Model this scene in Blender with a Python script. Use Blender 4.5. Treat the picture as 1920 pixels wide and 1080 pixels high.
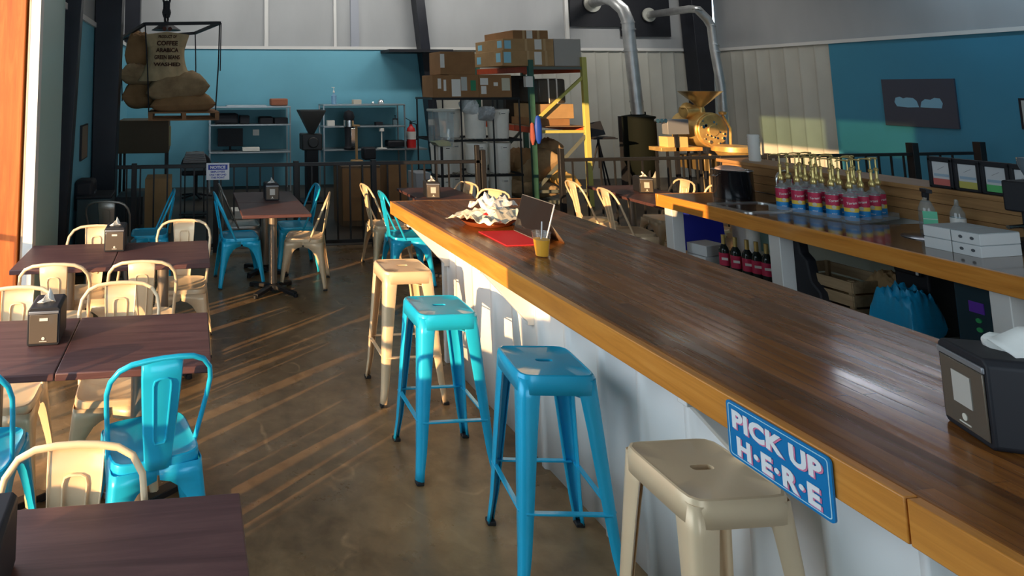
import bpy, math, random
from mathutils import Vector, Matrix, noise
for o in list(bpy.data.objects): bpy.data.objects.remove(o)
C = bpy.context.scene.collection
SC = bpy.context.scene
PI = math.pi
rnd = random.Random(7)

# ------------------------------------------------------------------ camera
CF, CX, CY, YAW, PITCH, ROLL, CH = 1186.8, 498.7, 32.2, .11759, .10906, -.00213, 1.9047
_f = Vector((math.sin(YAW)*math.cos(PITCH), math.cos(YAW)*math.cos(PITCH), math.sin(PITCH)))
_r = Vector((math.cos(YAW), -math.sin(YAW), 0)); _u = _r.cross(_f)
CR = _r*math.cos(ROLL) + _u*math.sin(ROLL); CU = -_r*math.sin(ROLL) + _u*math.cos(ROLL)
cam = bpy.data.objects.new('camera', bpy.data.cameras.new('camera')); C.objects.link(cam)
cam.matrix_world = Matrix(((CR.x, CU.x, -_f.x, 0), (CR.y, CU.y, -_f.y, 0), (CR.z, CU.z, -_f.z, CH), (0, 0, 0, 1)))
cam.data.sensor_width = 36; cam.data.lens = CF*36/1920
cam.data.shift_x = (960-CX)/1920; cam.data.shift_y = -(540-CY)/1920
cam.data.clip_start = .05; cam.data.clip_end = 200
SC.camera = cam

def at(u, v, x=None, y=None, z=None):
    """where the view line of a measured photo point meets the plane x=, y= or z="""
    d = _f + CR*((u-CX)/CF) - CU*((v-CY)/CF); o = Vector((0, 0, CH))
    i, t = (0, x) if x is not None else ((1, y) if y is not None else (2, z))
    return o + d*((t-o[i])/d[i])
def rect(u0, v0, u1, v1, y):
    a = at(u0, v1, y=y); b = at(u1, v0, y=y); return min(a.x, b.x), max(a.x, b.x), min(a.z, b.z), max(a.z, b.z)

# ------------------------------------------------------------------ world, sun, exposure
W = bpy.data.worlds.new('sky'); SC.world = W; W.use_nodes = True
bg = W.node_tree.nodes['Background']; bg.inputs[0].default_value = (.60, .71, .80, 1); bg.inputs[1].default_value = 3.9
SUN = Vector((1, .72, -.176)).normalized()
sl = bpy.data.lights.new('sun', 'SUN'); sl.energy = 8.8; sl.color = (1, .63, .31); sl.angle = .006
so = bpy.data.objects.new('sun', sl); C.objects.link(so); so.rotation_euler = SUN.to_track_quat('-Z', 'Y').to_euler(); so.location = (-8, -6, 6)
SC.view_settings.view_transform = 'Standard'; SC.view_settings.look = 'None'; SC.view_settings.gamma = 1
SC.view_settings.use_curve_mapping = False
SC.view_settings.exposure = 0.0
def portal(loc, rot, sx, sy):
    l = bpy.data.lights.new('window_portal', 'AREA'); l.shape = 'RECTANGLE'; l.size = sx; l.size_y = sy
    l.cycles.is_portal = True
    o = bpy.data.objects.new('window_portal', l); C.objects.link(o); o.location = loc; o.rotation_euler = rot
portal((-1.3, 2.97, 1.5), (0, -PI/2, 0), 2.9, 4.15)
portal((3.0, -2.62, 1.7), (PI/2, 0, 0), 6.0, 3.0)

# ------------------------------------------------------------------ materials
MAT = {}
def mat(name, col, rough=.5, metal=0, var=0, vscale=6, bump=0, bscale=40, spec=.5, coat=0, trans=0, ior=1.45, alpha=1, emit=None, est=0, stretch=None):
    if name in MAT: return MAT[name]
    m = bpy.data.materials.new(name); m.use_nodes = True; nt = m.node_tree; b = nt.nodes['Principled BSDF']
    b.inputs['Base Color'].default_value = (*col, 1); b.inputs['Roughness'].default_value = rough; b.inputs['Metallic'].default_value = metal
    b.inputs['Specular IOR Level'].default_value = spec; b.inputs['Coat Weight'].default_value = coat; b.inputs['Coat Roughness'].default_value = .08
    b.inputs['Transmission Weight'].default_value = trans; b.inputs['IOR'].default_value = ior; b.inputs['Alpha'].default_value = alpha
    if emit: b.inputs['Emission Color'].default_value = (*emit, 1); b.inputs['Emission Strength'].default_value = est
    if var or bump:
        tc = nt.nodes.new('ShaderNodeTexCoord'); mp = nt.nodes.new('ShaderNodeMapping'); nt.links.new(tc.outputs['Object'], mp.inputs[0])
        if stretch: mp.inputs['Scale'].default_value = stretch
    if var:
        n = nt.nodes.new('ShaderNodeTexNoise'); n.inputs['Scale'].default_value = vscale; n.inputs['Detail'].default_value = 6
        nt.links.new(mp.outputs[0], n.inputs['Vector'])
        r = nt.nodes.new('ShaderNodeValToRGB'); nt.links.new(n.outputs[0], r.inputs[0])
        r.color_ramp.elements[0].position = .3; r.color_ramp.elements[1].position = .7
        r.color_ramp.elements[0].color = (*[c*(1-var) for c in col], 1); r.color_ramp.elements[1].color = (*[min(1, c*(1+var)) for c in col], 1)
        nt.links.new(r.outputs[0], b.inputs['Base Color'])
    if bump:
        n2 = nt.nodes.new('ShaderNodeTexNoise'); n2.inputs['Scale'].default_value = bscale; n2.inputs['Detail'].default_value = 4
        nt.links.new(mp.outputs[0], n2.inputs['Vector'])
        bp = nt.nodes.new('ShaderNodeBump'); bp.inputs['Strength'].default_value = bump; bp.inputs['Distance'].default_value = .01
        nt.links.new(n2.outputs[0], bp.inputs['Height']); nt.links.new(bp.outputs[0], b.inputs['Normal'])
    MAT[name] = m; return m
def ramp(nt, fac, stops):
    r = nt.nodes.new('ShaderNodeValToRGB'); nt.links.new(fac, r.inputs[0]); e = r.color_ramp.elements
    while len(e) < len(stops): e.new(.5)
    for k, (p, c) in enumerate(stops): e[k].position = p; e[k].color = (*c, 1)
    return r.outputs[0]
def nz(nt, vec, scale, detail=6, dist=0, rough=.6):
    n = nt.nodes.new('ShaderNodeTexNoise'); n.inputs['Scale'].default_value = scale; n.inputs['Detail'].default_value = detail
    n.inputs['Distortion'].default_value = dist; n.inputs['Roughness'].default_value = rough; nt.links.new(vec, n.inputs['Vector']); return n.outputs[0]
def mapping(nt, scale=(1, 1, 1), rot=(0, 0, 0)):
    tc = nt.nodes.new('ShaderNodeTexCoord'); mp = nt.nodes.new('ShaderNodeMapping'); nt.links.new(tc.outputs['Object'], mp.inputs[0])
    mp.inputs['Scale'].default_value = scale; mp.inputs['Rotation'].default_value = rot; return mp.outputs[0]
def mixc(nt, fac, a, b, mode='MIX'):
    m = nt.nodes.new('ShaderNodeMix'); m.data_type = 'RGBA'; m.blend_type = mode
    if isinstance(fac, float): m.inputs[0].default_value = fac
    else: nt.links.new(fac, m.inputs[0])
    for i, q in ((6, a), (7, b)):
        if isinstance(q, tuple): m.inputs[i].default_value = (*q, 1)
        else: nt.links.new(q, m.inputs[i])
    return m.outputs[2]
def new_mat(name, rough=.5, **k):
    m = mat(name, (.5, .5, .5), rough, **k); nt = m.node_tree; return m, nt, nt.nodes['Principled BSDF']
def bumpn(nt, b, h, strength=.3, dist=.01):
    bp = nt.nodes.new('ShaderNodeBump'); bp.inputs['Strength'].default_value = strength; bp.inputs['Distance'].default_value = dist
    nt.links.new(h, bp.inputs['Height']); nt.links.new(bp.outputs[0], b.inputs['Normal'])

def floor_mat():
    m, nt, b = new_mat('stained concrete floor', .3)
    v = mapping(nt)
    c = ramp(nt, nz(nt, v, 1.1, 8, .8), [(.25, (.075, .042, .016)), (.5, (.185, .108, .044)), (.75, (.36, .225, .10))])
    c2 = mixc(nt, .45, c, ramp(nt, nz(nt, v, 9, 8, .3), [(.3, (.10, .065, .035)), (.7, (.36, .25, .14))]))
    vo = nt.nodes.new('ShaderNodeTexVoronoi'); vo.feature = 'DISTANCE_TO_EDGE'; vo.inputs['Scale'].default_value = .75
    wv = nt.nodes.new('ShaderNodeVectorMath'); wv.operation = 'ADD'
    nn = nt.nodes.new('ShaderNodeTexNoise'); nn.inputs['Scale'].default_value = 2.2; nt.links.new(v, nn.inputs['Vector'])
    nt.links.new(v, wv.inputs[0]); nt.links.new(nn.outputs[1], wv.inputs[1]); nt.links.new(wv.outputs[0], vo.inputs['Vector'])
    cr = ramp(nt, vo.outputs[0], [(0, (1, 1, 1)), (.012, (0, 0, 0))])
    brk = ramp(nt, nz(nt, v, 3.1), [(.5, (0, 0, 0)), (.62, (1, 1, 1))])
    f = nt.nodes.new('ShaderNodeMath'); f.operation = 'MULTIPLY'; nt.links.new(cr, f.inputs[0]); nt.links.new(brk, f.inputs[1])
    nt.links.new(mixc(nt, f.outputs[0], c2, (.42, .27, .14)), b.inputs['Base Color'])
    nt.links.new(ramp(nt, nz(nt, v, 3), [(.3, (.22, .22, .22)), (.7, (.42, .42, .42))]), b.inputs['Roughness'])
    bumpn(nt, b, nz(nt, v, 30), .05)
    return m
def wood(name, dark, mid, light, axis='y', rough=.35, planks=None, coat=0, pl_scale=1, joint=.35):
    m, nt, b = new_mat(name, rough, coat=coat)
    s = {'y': (14, .9, 14), 'x': (.9, 14, 14), 'z': (14, 14, .9)}[axis]
    v = mapping(nt, s)
    g = nz(nt, v, 1.6, 8, 1.2, .65)
    c = ramp(nt, g, [(.28, dark), (.5, mid), (.75, light)])
    if planks:   # staves along the grain, each its own tone
        tc = nt.nodes.new('ShaderNodeTexCoord'); mp = nt.nodes.new('ShaderNodeMapping'); nt.links.new(tc.outputs['Object'], mp.inputs[0])
        if axis == 'y': mp.inputs['Rotation'].default_value = (0, 0, PI/2)
        br = nt.nodes.new('ShaderNodeTexBrick'); nt.links.new(mp.outputs[0], br.inputs['Vector'])
        br.inputs['Scale'].default_value = 1; br.inputs['Brick Width'].default_value = planks[1]; br.inputs['Row Height'].default_value = planks[0]
        br.inputs['Mortar Size'].default_value = .0012; br.inputs['Mortar Smooth'].default_value = .1
        br.inputs['Color1'].default_value = (.55, .55, .55, 1); br.inputs['Color2'].default_value = (1.25, 1.25, 1.25, 1); br.inputs['Mortar'].default_value = (joint, joint, joint, 1)
        c = mixc(nt, 1.0, c, br.outputs[0], 'MULTIPLY')
        h = nt.nodes.new('ShaderNodeMath'); h.operation = 'SUBTRACT'; h.inputs[0].default_value = 1; nt.links.new(br.outputs['Fac'], h.inputs[1])
        w2 = nz(nt, v, 1.0, 3)
        ad = nt.nodes.new('ShaderNodeMath'); ad.operation = 'ADD'; nt.links.new(h.outputs[0], ad.inputs[0]); nt.links.new(w2, ad.inputs[1])
        bumpn(nt, b, ad.outputs[0], .12, .004)
        nt.links.new(ramp(nt, w2, [(.35, (rough*.55,)*3), (.62, (rough*1.6,)*3)]), b.inputs['Roughness'])
    else: bumpn(nt, b, g, .08, .004)
    nt.links.new(c, b.inputs['Base Color'])
    return m
def sack_mat():
    m, nt, b = new_mat('burlap', .95)
    v = mapping(nt)
    c = ramp(nt, nz(nt, v, 5, 6), [(.3, (.24, .16, .085)), (.7, (.44, .31, .17))])
    wv = nt.nodes.new('ShaderNodeTexWave'); wv.inputs['Scale'].default_value = 90; nt.links.new(v, wv.inputs['Vector'])
    nt.links.new(c, b.inputs['Base Color']); bumpn(nt, b, wv.outputs[1], .25); return m
def carton_mat(name, base):
    m, nt, b = new_mat(name, .85)
    v = mapping(nt); c = ramp(nt, nz(nt, v, 4), [(.3, tuple(q*.85 for q in base)), (.7, tuple(q*1.12 for q in base))])
    nt.links.new(c, b.inputs['Base Color']); return m
M_floor = floor_mat()
M_beige = mat('cream enamel steel', (.84, .64, .41), .36, .15, var=.06, vscale=3, coat=.2)
M_blue = mat('sky blue enamel steel', (.015, .48, .78), .3, .1, var=.08, vscale=3, coat=.3)
M_grey = mat('bare grey steel', (.28, .27, .25), .35, .8, var=.15, vscale=4)
M_rub = mat('black rubber', (.02, .02, .022), .6)
M_top = wood('dark brown laminate', (.062, .026, .026), (.092, .040, .039), (.135, .063, .057), 'x', .5)
M_edge = mat('dark laminate edge', (.15, .085, .07), .4)
M_blkm = mat('black powder coated steel', (.018, .018, .020), .4, .0, spec=.35)
M_barwood = wood('lacquered bar top planks', (.125, .040, .008), (.225, .078, .015), (.33, .125, .026), 'y', .22, planks=(.046, .75), coat=.08, joint=.55); M_barwood.node_tree.nodes['Principled BSDF'].inputs['Specular IOR Level'].default_value = .35
M_fascia = wood('golden pine board', (.52, .19, .028), (.69, .27, .042), (.78, .35, .07), 'y', .3, coat=.3)
M_plank = wood('knotty pine planks', (.30, .15, .06), (.42, .23, .09), (.52, .30, .13), 'y', .45)
M_white = mat('white ribbed metal panel', (.80, .80, .78), .35, .0, var=.03, vscale=2)
M_liner = mat('off white liner panel', (.50, .49, .43), .4, 0, var=.06, vscale=2)
M_insul = mat('white insulation sheet', (.40, .41, .415), .55, 0, var=.08, vscale=1.5, bump=.25, bscale=5, stretch=(1, 1, .35))
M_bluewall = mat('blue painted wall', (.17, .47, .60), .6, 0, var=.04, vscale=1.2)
M_trim = mat('white trim', (.72, .71, .68), .4)
M_orange = wood('orange stained timber', (.36, .075, .014), (.46, .11, .02), (.54, .16, .035), 'z', .6)
M_steelg = mat('galvanised duct', (.52, .53, .53), .42, .85, var=.15, vscale=5)
M_chrome = mat('polished steel', (.7, .7, .7), .15, 1)
M_black = mat('matt black', (.012, .013, .018), .6)
M_sack = sack_mat()
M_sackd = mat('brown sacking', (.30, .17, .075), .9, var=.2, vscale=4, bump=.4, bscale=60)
M_carton = carton_mat('brown cardboard', (.30, .155, .065)); M_carton2 = carton_mat('tan cardboard', (.42, .26, .12))
M_paper = mat('white paper', (.80, .79, .75), .8, bump=.1)
M_bluecard = mat('pale blue label', (.30, .62, .78), .6)
M_pail = mat('white plastic', (.92, .88, .80), .42, var=.05)
M_gold = mat('brass gold', (.72, .56, .22), .3, .75)
M_brass = mat('polished copper brass', (.92, .56, .20), .38, .65, var=.2, vscale=8)
M_red = mat('red plastic', (.66, .03, .03), .4); M_crim = mat('crimson label', (.55, .03, .09), .5)
M_yel = mat('yellow label band', (.85, .60, .08), .5); M_lblue = mat('bright blue label band', (.02, .26, .62), .5)
M_green = mat('rack green paint', (.045, .13, .10), .45, .2, var=.2); M_rackor = mat('orange red beam paint', (.62, .09, .03), .4, .1, var=.12)
M_rackgr = mat('grey green rack paint', (.16, .18, .16), .45, .2); M_rackyel = mat('khaki yellow rack paint', (.55, .52, .14), .5)
def glass_mat(name, col, rough=.02, a=.25):
    m = bpy.data.materials.new(name); m.use_nodes = True; nt = m.node_tree; nt.nodes.remove(nt.nodes['Principled BSDF'])
    out = nt.nodes['Material Output']; g = nt.nodes.new('ShaderNodeBsdfGlossy'); g.inputs['Roughness'].default_value = rough; g.inputs[0].default_value = (1, 1, 1, 1)
    t = nt.nodes.new('ShaderNodeBsdfTransparent'); t.inputs[0].default_value = (*col, 1)
    d = nt.nodes.new('ShaderNodeBsdfDiffuse'); d.inputs[0].default_value = (*col, 1)
    lw = nt.nodes.new('ShaderNodeLayerWeight'); lw.inputs[0].default_value = .5
    pw = nt.nodes.new('ShaderNodeMath'); pw.operation = 'POWER'; pw.inputs[1].default_value = 4; nt.links.new(lw.outputs['Facing'], pw.inputs[0])
    fr = nt.nodes.new('ShaderNodeMath'); fr.operation = 'MULTIPLY_ADD'; fr.inputs[1].default_value = .6; fr.inputs[2].default_value = .04; nt.links.new(pw.outputs[0], fr.inputs[0])
    m1 = nt.nodes.new('ShaderNodeMixShader'); m1.inputs[0].default_value = a; nt.links.new(t.outputs[0], m1.inputs[1]); nt.links.new(d.outputs[0], m1.inputs[2])
    m2 = nt.nodes.new('ShaderNodeMixShader'); nt.links.new(fr.outputs[0], m2.inputs[0]); nt.links.new(m1.outputs[0], m2.inputs[1]); nt.links.new(g.outputs[0], m2.inputs[2])
    nt.links.new(m2.outputs[0], out.inputs[0]); return m
M_clear = glass_mat('clear plastic', (.93, .96, .97), a=.10)
M_bottle = glass_mat('clear syrup glass', (.80, .86, .88), a=.16)
M_frost = mat('pale green frosted panel', (.42, .60, .56), .35)

# ------------------------------------------------------------------ mesh builder
class MB:
    def __init__(s): s.v = []; s.f = []; s.m = []
    def add(s, vs, fs, mi=0, M=None):
        k = len(s.v); s.v += [tuple(M @ Vector(q)) if M else tuple(q) for q in vs]
        s.f += [tuple(i+k for i in f) for f in fs]; s.m += [mi]*len(fs); return s
    def box(s, x0, x1, y0, y1, z0, z1, mi=0, M=None):
        return s.add([(x0,y0,z0),(x1,y0,z0),(x1,y1,z0),(x0,y1,z0),(x0,y0,z1),(x1,y0,z1),(x1,y1,z1),(x0,y1,z1)],
                     [(3,2,1,0),(4,5,6,7),(0,1,5,4),(1,2,6,5),(2,3,7,6),(3,0,4,7)], mi, M)
    def cyl(s, p0, p1, r0, r1=None, n=20, mi=0, caps=True):
        r1 = r0 if r1 is None else r1; p0 = Vector(p0); p1 = Vector(p1); d = (p1-p0).normalized()
        a = d.orthogonal().normalized(); b = d.cross(a); vs = []
        for p, r in ((p0, r0), (p1, r1)):
            for i in range(n):
                t = 2*PI*i/n; vs.append(p + a*(r*math.cos(t)) + b*(r*math.sin(t)))
        fs = [(i, (i+1) % n, n+(i+1) % n, n+i) for i in range(n)]
        if caps: fs += [tuple(range(n))[::-1], tuple(range(n, 2*n))]
        return s.add(vs, fs, mi)
    def lathe(s, prof, c=(0, 0, 0), n=28, mi=0, M=None, sx=1, sy=1):
        vs = []; fs = []
        for r, z in prof:
            for i in range(n):
                t = 2*PI*i/n; vs.append((c[0]+sx*r*math.cos(t), c[1]+sy*r*math.sin(t), c[2]+z))
        for k in range(len(prof)-1):
            for i in range(n): fs.append((k*n+i, k*n+(i+1) % n, (k+1)*n+(i+1) % n, (k+1)*n+i))
        if prof[0][0] > 1e-5: fs.append(tuple(range(n))[::-1])
        if prof[-1][0] > 1e-5: fs.append(tuple((len(prof)-1)*n+i for i in range(n)))
        return s.add(vs, fs, mi, M)
    def tube(s, path, r, n=10, mi=0, closed=False):
        P = [Vector(p) for p in path]; N = len(P); vs = []; a = None
        rr = r if isinstance(r, (list, tuple)) else [r]*N
        for i, p in enumerate(P):
            d = (P[(i+1) % N]-P[i-1]) if (closed or 0 < i < N-1) else (P[1]-P[0] if i == 0 else P[-1]-P[-2])
            d.normalize()
            if a is None: a = d.orthogonal().normalized()
            a = (a-d*a.dot(d)).normalized(); b = d.cross(a)
            for j in range(n):
                t = 2*PI*j/n; vs.append(p + a*(rr[i]*math.cos(t)) + b*(rr[i]*math.sin(t)))
        fs = [((i % N)*n+j, (i % N)*n+(j+1) % n, ((i+1) % N)*n+(j+1) % n, ((i+1) % N)*n+j) for i in range(N if closed else N-1) for j in range(n)]
        if not closed: fs += [tuple(range(n))[::-1], tuple((N-1)*n+j for j in range(n))]
        return s.add(vs, fs, mi)
    def bar(s, p0, p1, w, h, mi=0, up=(0, 0, 1)):
        p0 = Vector(p0); p1 = Vector(p1); d = (p1-p0).normalized(); u = Vector(up)
        if abs(d.dot(u)) > .98: u = Vector((0, 1, 0))
        a = d.cross(u).normalized()*w/2; b = a.cross(d).normalized()*h/2
        vs = [p+q for p in (p0, p1) for q in (-a-b, a-b, a+b, -a+b)]
        return s.add(vs, [(3,2,1,0),(4,5,6,7),(0,1,5,4),(1,2,6,5),(2,3,7,6),(3,0,4,7)], mi)
    def prism(s, poly, a, b, axis='y', mi=0):
        def P(p, t): return {'y': (p[0], t, p[1]), 'x': (t, p[0], p[1]), 'z': (p[0], p[1], t)}[axis]
        n = len(poly); vs = [P(p, a) for p in poly]+[P(p, b) for p in poly]
        return s.add(vs, [tuple(range(n))[::-1], tuple(range(n, 2*n))]+[(i, (i+1) % n, n+(i+1) % n, n+i) for i in range(n)], mi)
    def rings(s, rings, mi=0, cap0=False, cap1=False):
        n = len(rings[0]); vs = [q for r in rings for q in r]
        fs = [(k*n+i, k*n+(i+1) % n, (k+1)*n+(i+1) % n, (k+1)*n+i) for k in range(len(rings)-1) for i in range(n)]
        if cap0: fs.append(tuple(range(n))[::-1])
        if cap1: fs.append(tuple((len(rings)-1)*n+i for i in range(n)))
        return s.add(vs, fs, mi)
    def build(s, name, mats, parent=None, bevel=0, solid=0, sub=0, smooth=40, loc=None, rot=None, seg=2):
        me = bpy.data.meshes.new(name); me.from_pydata([tuple(q) for q in s.v], [], s.f)
        for m in (mats if isinstance(mats, (list, tuple)) else [mats]): me.materials.append(m)
        me.polygons.foreach_set('material_index', s.m); me.polygons.foreach_set('use_smooth', [True]*len(me.polygons))
        import bmesh
        b = bmesh.new(); b.from_mesh(me); bmesh.ops.recalc_face_normals(b, faces=b.faces); b.to_mesh(me); b.free()
        me.set_sharp_from_angle(angle=math.radians(smooth)); me.update()
        o = bpy.data.objects.new(name, me); C.objects.link(o)
        if parent: o.parent = parent
        if loc is not None: o.location = loc
        if rot is not None: o.rotation_euler = rot
        if sub:
            q = o.modifiers.new('sub', 'SUBSURF'); q.levels = sub; q.render_levels = sub
        if solid:
            q = o.modifiers.new('solid', 'SOLIDIFY'); q.thickness = solid; q.offset = 0
        if bevel:
            q = o.modifiers.new('bevel', 'BEVEL'); q.width = bevel; q.segments = seg; q.limit_method = 'ANGLE'; q.angle_limit = math.radians(40)
            q.harden_normals = False
        return o
def tag(o, label, cat, group=None):
    o['label'] = label; o['category'] = cat
    if group: o['group'] = group
    return o
def T(name, label, cat, loc=(0, 0, 0), rz=0, group=None):
    o = bpy.data.objects.new(name, None); C.objects.link(o); o.empty_display_size = .05; o.location = loc; o.rotation_euler = (0, 0, rz)
    return tag(o, label, cat, group)
def struct(name, mb, m, **k):
    o = mb.build(name, m, **k); o['kind'] = 'structure'; return o
def dup(root, loc, rz, label=None, group=None):
    def cp(o, par):
        c = o.copy(); C.objects.link(c); c.parent = par
        for ch in kids[o.name]: cp(ch, c)
        return c
    kids = {}
    def walk(o):
        kids[o.name] = list(o.children)
        for ch in kids[o.name]: walk(ch)
    walk(root); r = cp(root, None); r.location = loc; r.rotation_euler = (0, 0, rz)
    if label: r['label'] = label
    if group: r['group'] = group
    return r
def text_mesh(body, size, thick=0, align='CENTER', space=1.0, shear=0, extrude=0.0006):
    cu = bpy.data.curves.new('t', 'FONT'); cu.body = body; cu.size = size; cu.align_x = align; cu.align_y = 'CENTER'; cu.extrude = extrude
    cu.offset = thick; cu.space_character = space; cu.shear = shear; cu.resolution_u = 3
    o = bpy.data.objects.new('t', cu); C.objects.link(o); bpy.context.view_layer.update()
    me = bpy.data.meshes.new_from_object(o.evaluated_get(bpy.context.evaluated_depsgraph_get()))
    vs = [v.co.copy() for v in me.vertices]; fs = [tuple(p.vertices) for p in me.polygons]
    bpy.data.objects.remove(o); bpy.data.meshes.remove(me); return vs, fs
def sup(r, z, n=48, p=6, ry=None):    # superellipse ring
    ry = ry or r; out = []
    for i in range(n):
        t = 2*PI*i/n+PI/n; c, s = math.cos(t), math.sin(t)
        k = (abs(c)**p+abs(s)**p)**(-1/p); out.append((r*k*c, ry*k*s, z))
    return out
def rrect(w, h, r, n=5):
    pts = []
    for cx, cy, a0 in ((w/2-r, h/2-r, 0), (-w/2+r, h/2-r, PI/2), (-w/2+r, -h/2+r, PI), (w/2-r, -h/2+r, 1.5*PI)):
        for i in range(n+1):
            t = a0+PI/2*i/n; pts.append((cx+r*math.cos(t), cy+r*math.sin(t)))
    return pts

# ------------------------------------------------------------------ setting
XL, XR, YB, YF, ZC, ZT = -1.2, 11.2, 12.4, -2.6, 4.7, 2.665
m = MB(); m.box(XL-.1, XR+.1, YF-.1, YB+.1, -.1, 0); struct('floor', m, M_floor)
m = MB(); m.box(XL, XR, 7.72, YB, 0, .004); struct('floor', m, mat('floor darkened behind railing', (.045, .034, .024), .45, var=.35, vscale=1.5))  # thin dark slab added to stand in for the darkness behind the railing
m = MB(); m.box(XL-.1, XR+.1, YF-.1, YB+.1, ZC, ZC+.1); struct('ceiling', m, mat('white ceiling', (.62, .62, .62), .7))
m = MB(); m.box(-40, XL-.12, -30, 30, -.25, -.12); struct('patio_ground', m, mat('pale outdoor concrete', (.34, .32, .29), .9, var=.15, vscale=.6))
XC = at(812, 200, y=YB).x          # where the blue wall gives way to bare liner panel
def ribs(m, a0, a1, fixed, z0, z1, axis, step=.3, d=.012, sgn=-1):
    """ribbed sheet: flat pans with narrow raised ribs"""
    t = a0; pts = []
    while t < a1:
        for o, h in ((0, 0), (step*.78, 0), (step*.83, 1), (step*.93, 1), (step*.98, 0)):
            if t+o <= a1: pts.append((t+o, fixed+sgn*d*h))
    
        t += step
    pts.append((a1, fixed)); vs = []; fs = []
    for p, q in pts:
        for z in (z0, z1): vs.append((p, q, z) if axis == 'x' else (q, p, z))
    for i in range(len(pts)-1): fs.append((2*i, 2*i+2, 2*i+3, 2*i+1))
    return m.add(vs, fs)
m = MB(); m.box(XL, XC, YB, YB+.1, 0, ZT); m.box(XC, XR, YB+.02, YB+.1, 0, ZT, 1); m.box(XL, XR, YB+.04, YB+.1, ZT, ZC, 2); ribs(m, XC, XR, YB+.018, 0, ZT, 'x')
n0 = len(m.m); m.m = [1 if i >= 18 else q for i, q in enumerate(m.m)]
struct('wall_back', m, [M_bluewall, M_liner, M_insul])
YW = 9.95
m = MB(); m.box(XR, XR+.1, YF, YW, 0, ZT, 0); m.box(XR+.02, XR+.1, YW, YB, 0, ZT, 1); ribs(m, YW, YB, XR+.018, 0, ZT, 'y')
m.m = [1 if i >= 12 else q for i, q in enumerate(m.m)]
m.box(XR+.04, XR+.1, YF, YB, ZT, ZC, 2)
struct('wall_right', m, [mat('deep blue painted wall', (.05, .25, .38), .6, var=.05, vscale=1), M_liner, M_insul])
# left wall: roll-up door opening, two clerestory panes nearer the street
OY0, OY1, OZ = .9, 5.05, 2.95
m = MB()
m.box(XL-.1, XL, OY1+.1, YB, 0, ZT, 0); m.box(XL-.1, XL, OY1+.1, YB, ZT, ZC, 1)      # beyond the opening
m.box(XL-.1, XL, YF, OY0, 0, OZ, 0)                                                   # street side
for a, b in ((YF, -.25), (1.0, 1.17), (2.52, OY1+.1)): m.box(XL-.1, XL, a, b, OZ, 3.5, 1)
m.box(XL-.1, XL, YF, OY1+.1, 3.5, ZC, 1)
struct('wall_left', m, [M_bluewall, M_insul])
M_tint = glass_mat('grey green window glass', (.36, .46, .40), a=.0)  # tint put in to dim and green the sun patches on the right wall
for k, (a, b) in enumerate(((-.25, 1.0), (1.17, 2.52))):
    m = MB(); m.box(XL-.06, XL-.05, a, b, OZ, 3.5); struct('window_%d' % (2+k), m, M_tint)
# front wall behind the viewer with a wide shop window
m = MB(); m.box(XL, XR, YF-.1, YF, 3.2, ZC); m.box(XL, 0, YF-.1, YF, 0, 3.2); m.box(6, XR, YF-.1, YF, 0, 3.2)
m.box(0, 6, YF-.1, YF, 0, .3)
struct('wall_front', m, M_bluewall)
m = MB()
for x in (0, 1.5, 3, 4.5, 6): m.box(x-.04, x+.04, YF-.08, YF+.02, .3, 3.2)
m.box(0, 6, YF-.08, YF+.02, .3, .38); m.box(0, 6, YF-.08, YF+.02, 3.12, 3.2)
struct('window_1', m, M_trim)
m = MB(); m.box(XL, XR, YB-.03, YB, ZT-.03, ZT+.03); struct('trim_1', m, M_trim)
m = MB(); m.box(XR-.03, XR, YF, YB, ZT-.03, ZT+.03); struct('trim_2', m, M_trim)
m = MB(); m.box(XL, XL+.03, OY1+.3, YB, ZT-.03, ZT+.03); struct('trim_3', m, M_trim)
# insulation seams and vertical battens on the upper back wall
for k, (u0, u1, mm) in enumerate(((496, 503, M_trim), (626, 630, M_trim), (658, 672, mat('grey blue batten', (.36, .38, .43), .6)), (1062, 1064, M_trim))):
    a, b_, _, _ = rect(u0, 0, u1, 80, YB); m = MB(); m.box(a, b_, YB-.012, YB+.04, ZT+.03, ZC); struct('trim_%d' % (4+k), m, mm)
# door jamb of orange timber, tracks and door leaf at the far end of the opening
m = MB(); m.box(XL-.65, XL-.075, OY1, OY1+.1, 0, 2.95); m.box(XL-.11, XL-.075, OY1, OY1+.1, 2.95, 3.45); struct('door_1', m, M_orange, bevel=.004)
m = MB(); m.box(XL-.1, XL+.01, OY1+.1, OY1+.2, 0, 3.4, 0)
for k in (0, 1): m.cyl((XL-.04+.04*k, OY1+.03+.05*k, 0), (XL-.04+.04*k, OY1+.03+.05*k, 3.4), .018, n=10, mi=0)
struct('trim_8', m, mat('weathered track steel', (.34, .28, .22), .5, .3, var=.2))
yl0, yl1 = at(66, 400, x=XL+.06).y, at(112, 400, x=XL+.06).y
m = MB(); m.box(XL+.002, XL+.05, yl0, yl1, 0, 2.98, 0); m.box(XL+.002, XL+.07, yl0-.10, yl0, 0, 3.0, 1); m.box(XL+.002, XL+.07, yl0, yl1, 2.98, 3.03, 1)
struct('door_2', m, [M_frost, M_trim])
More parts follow.
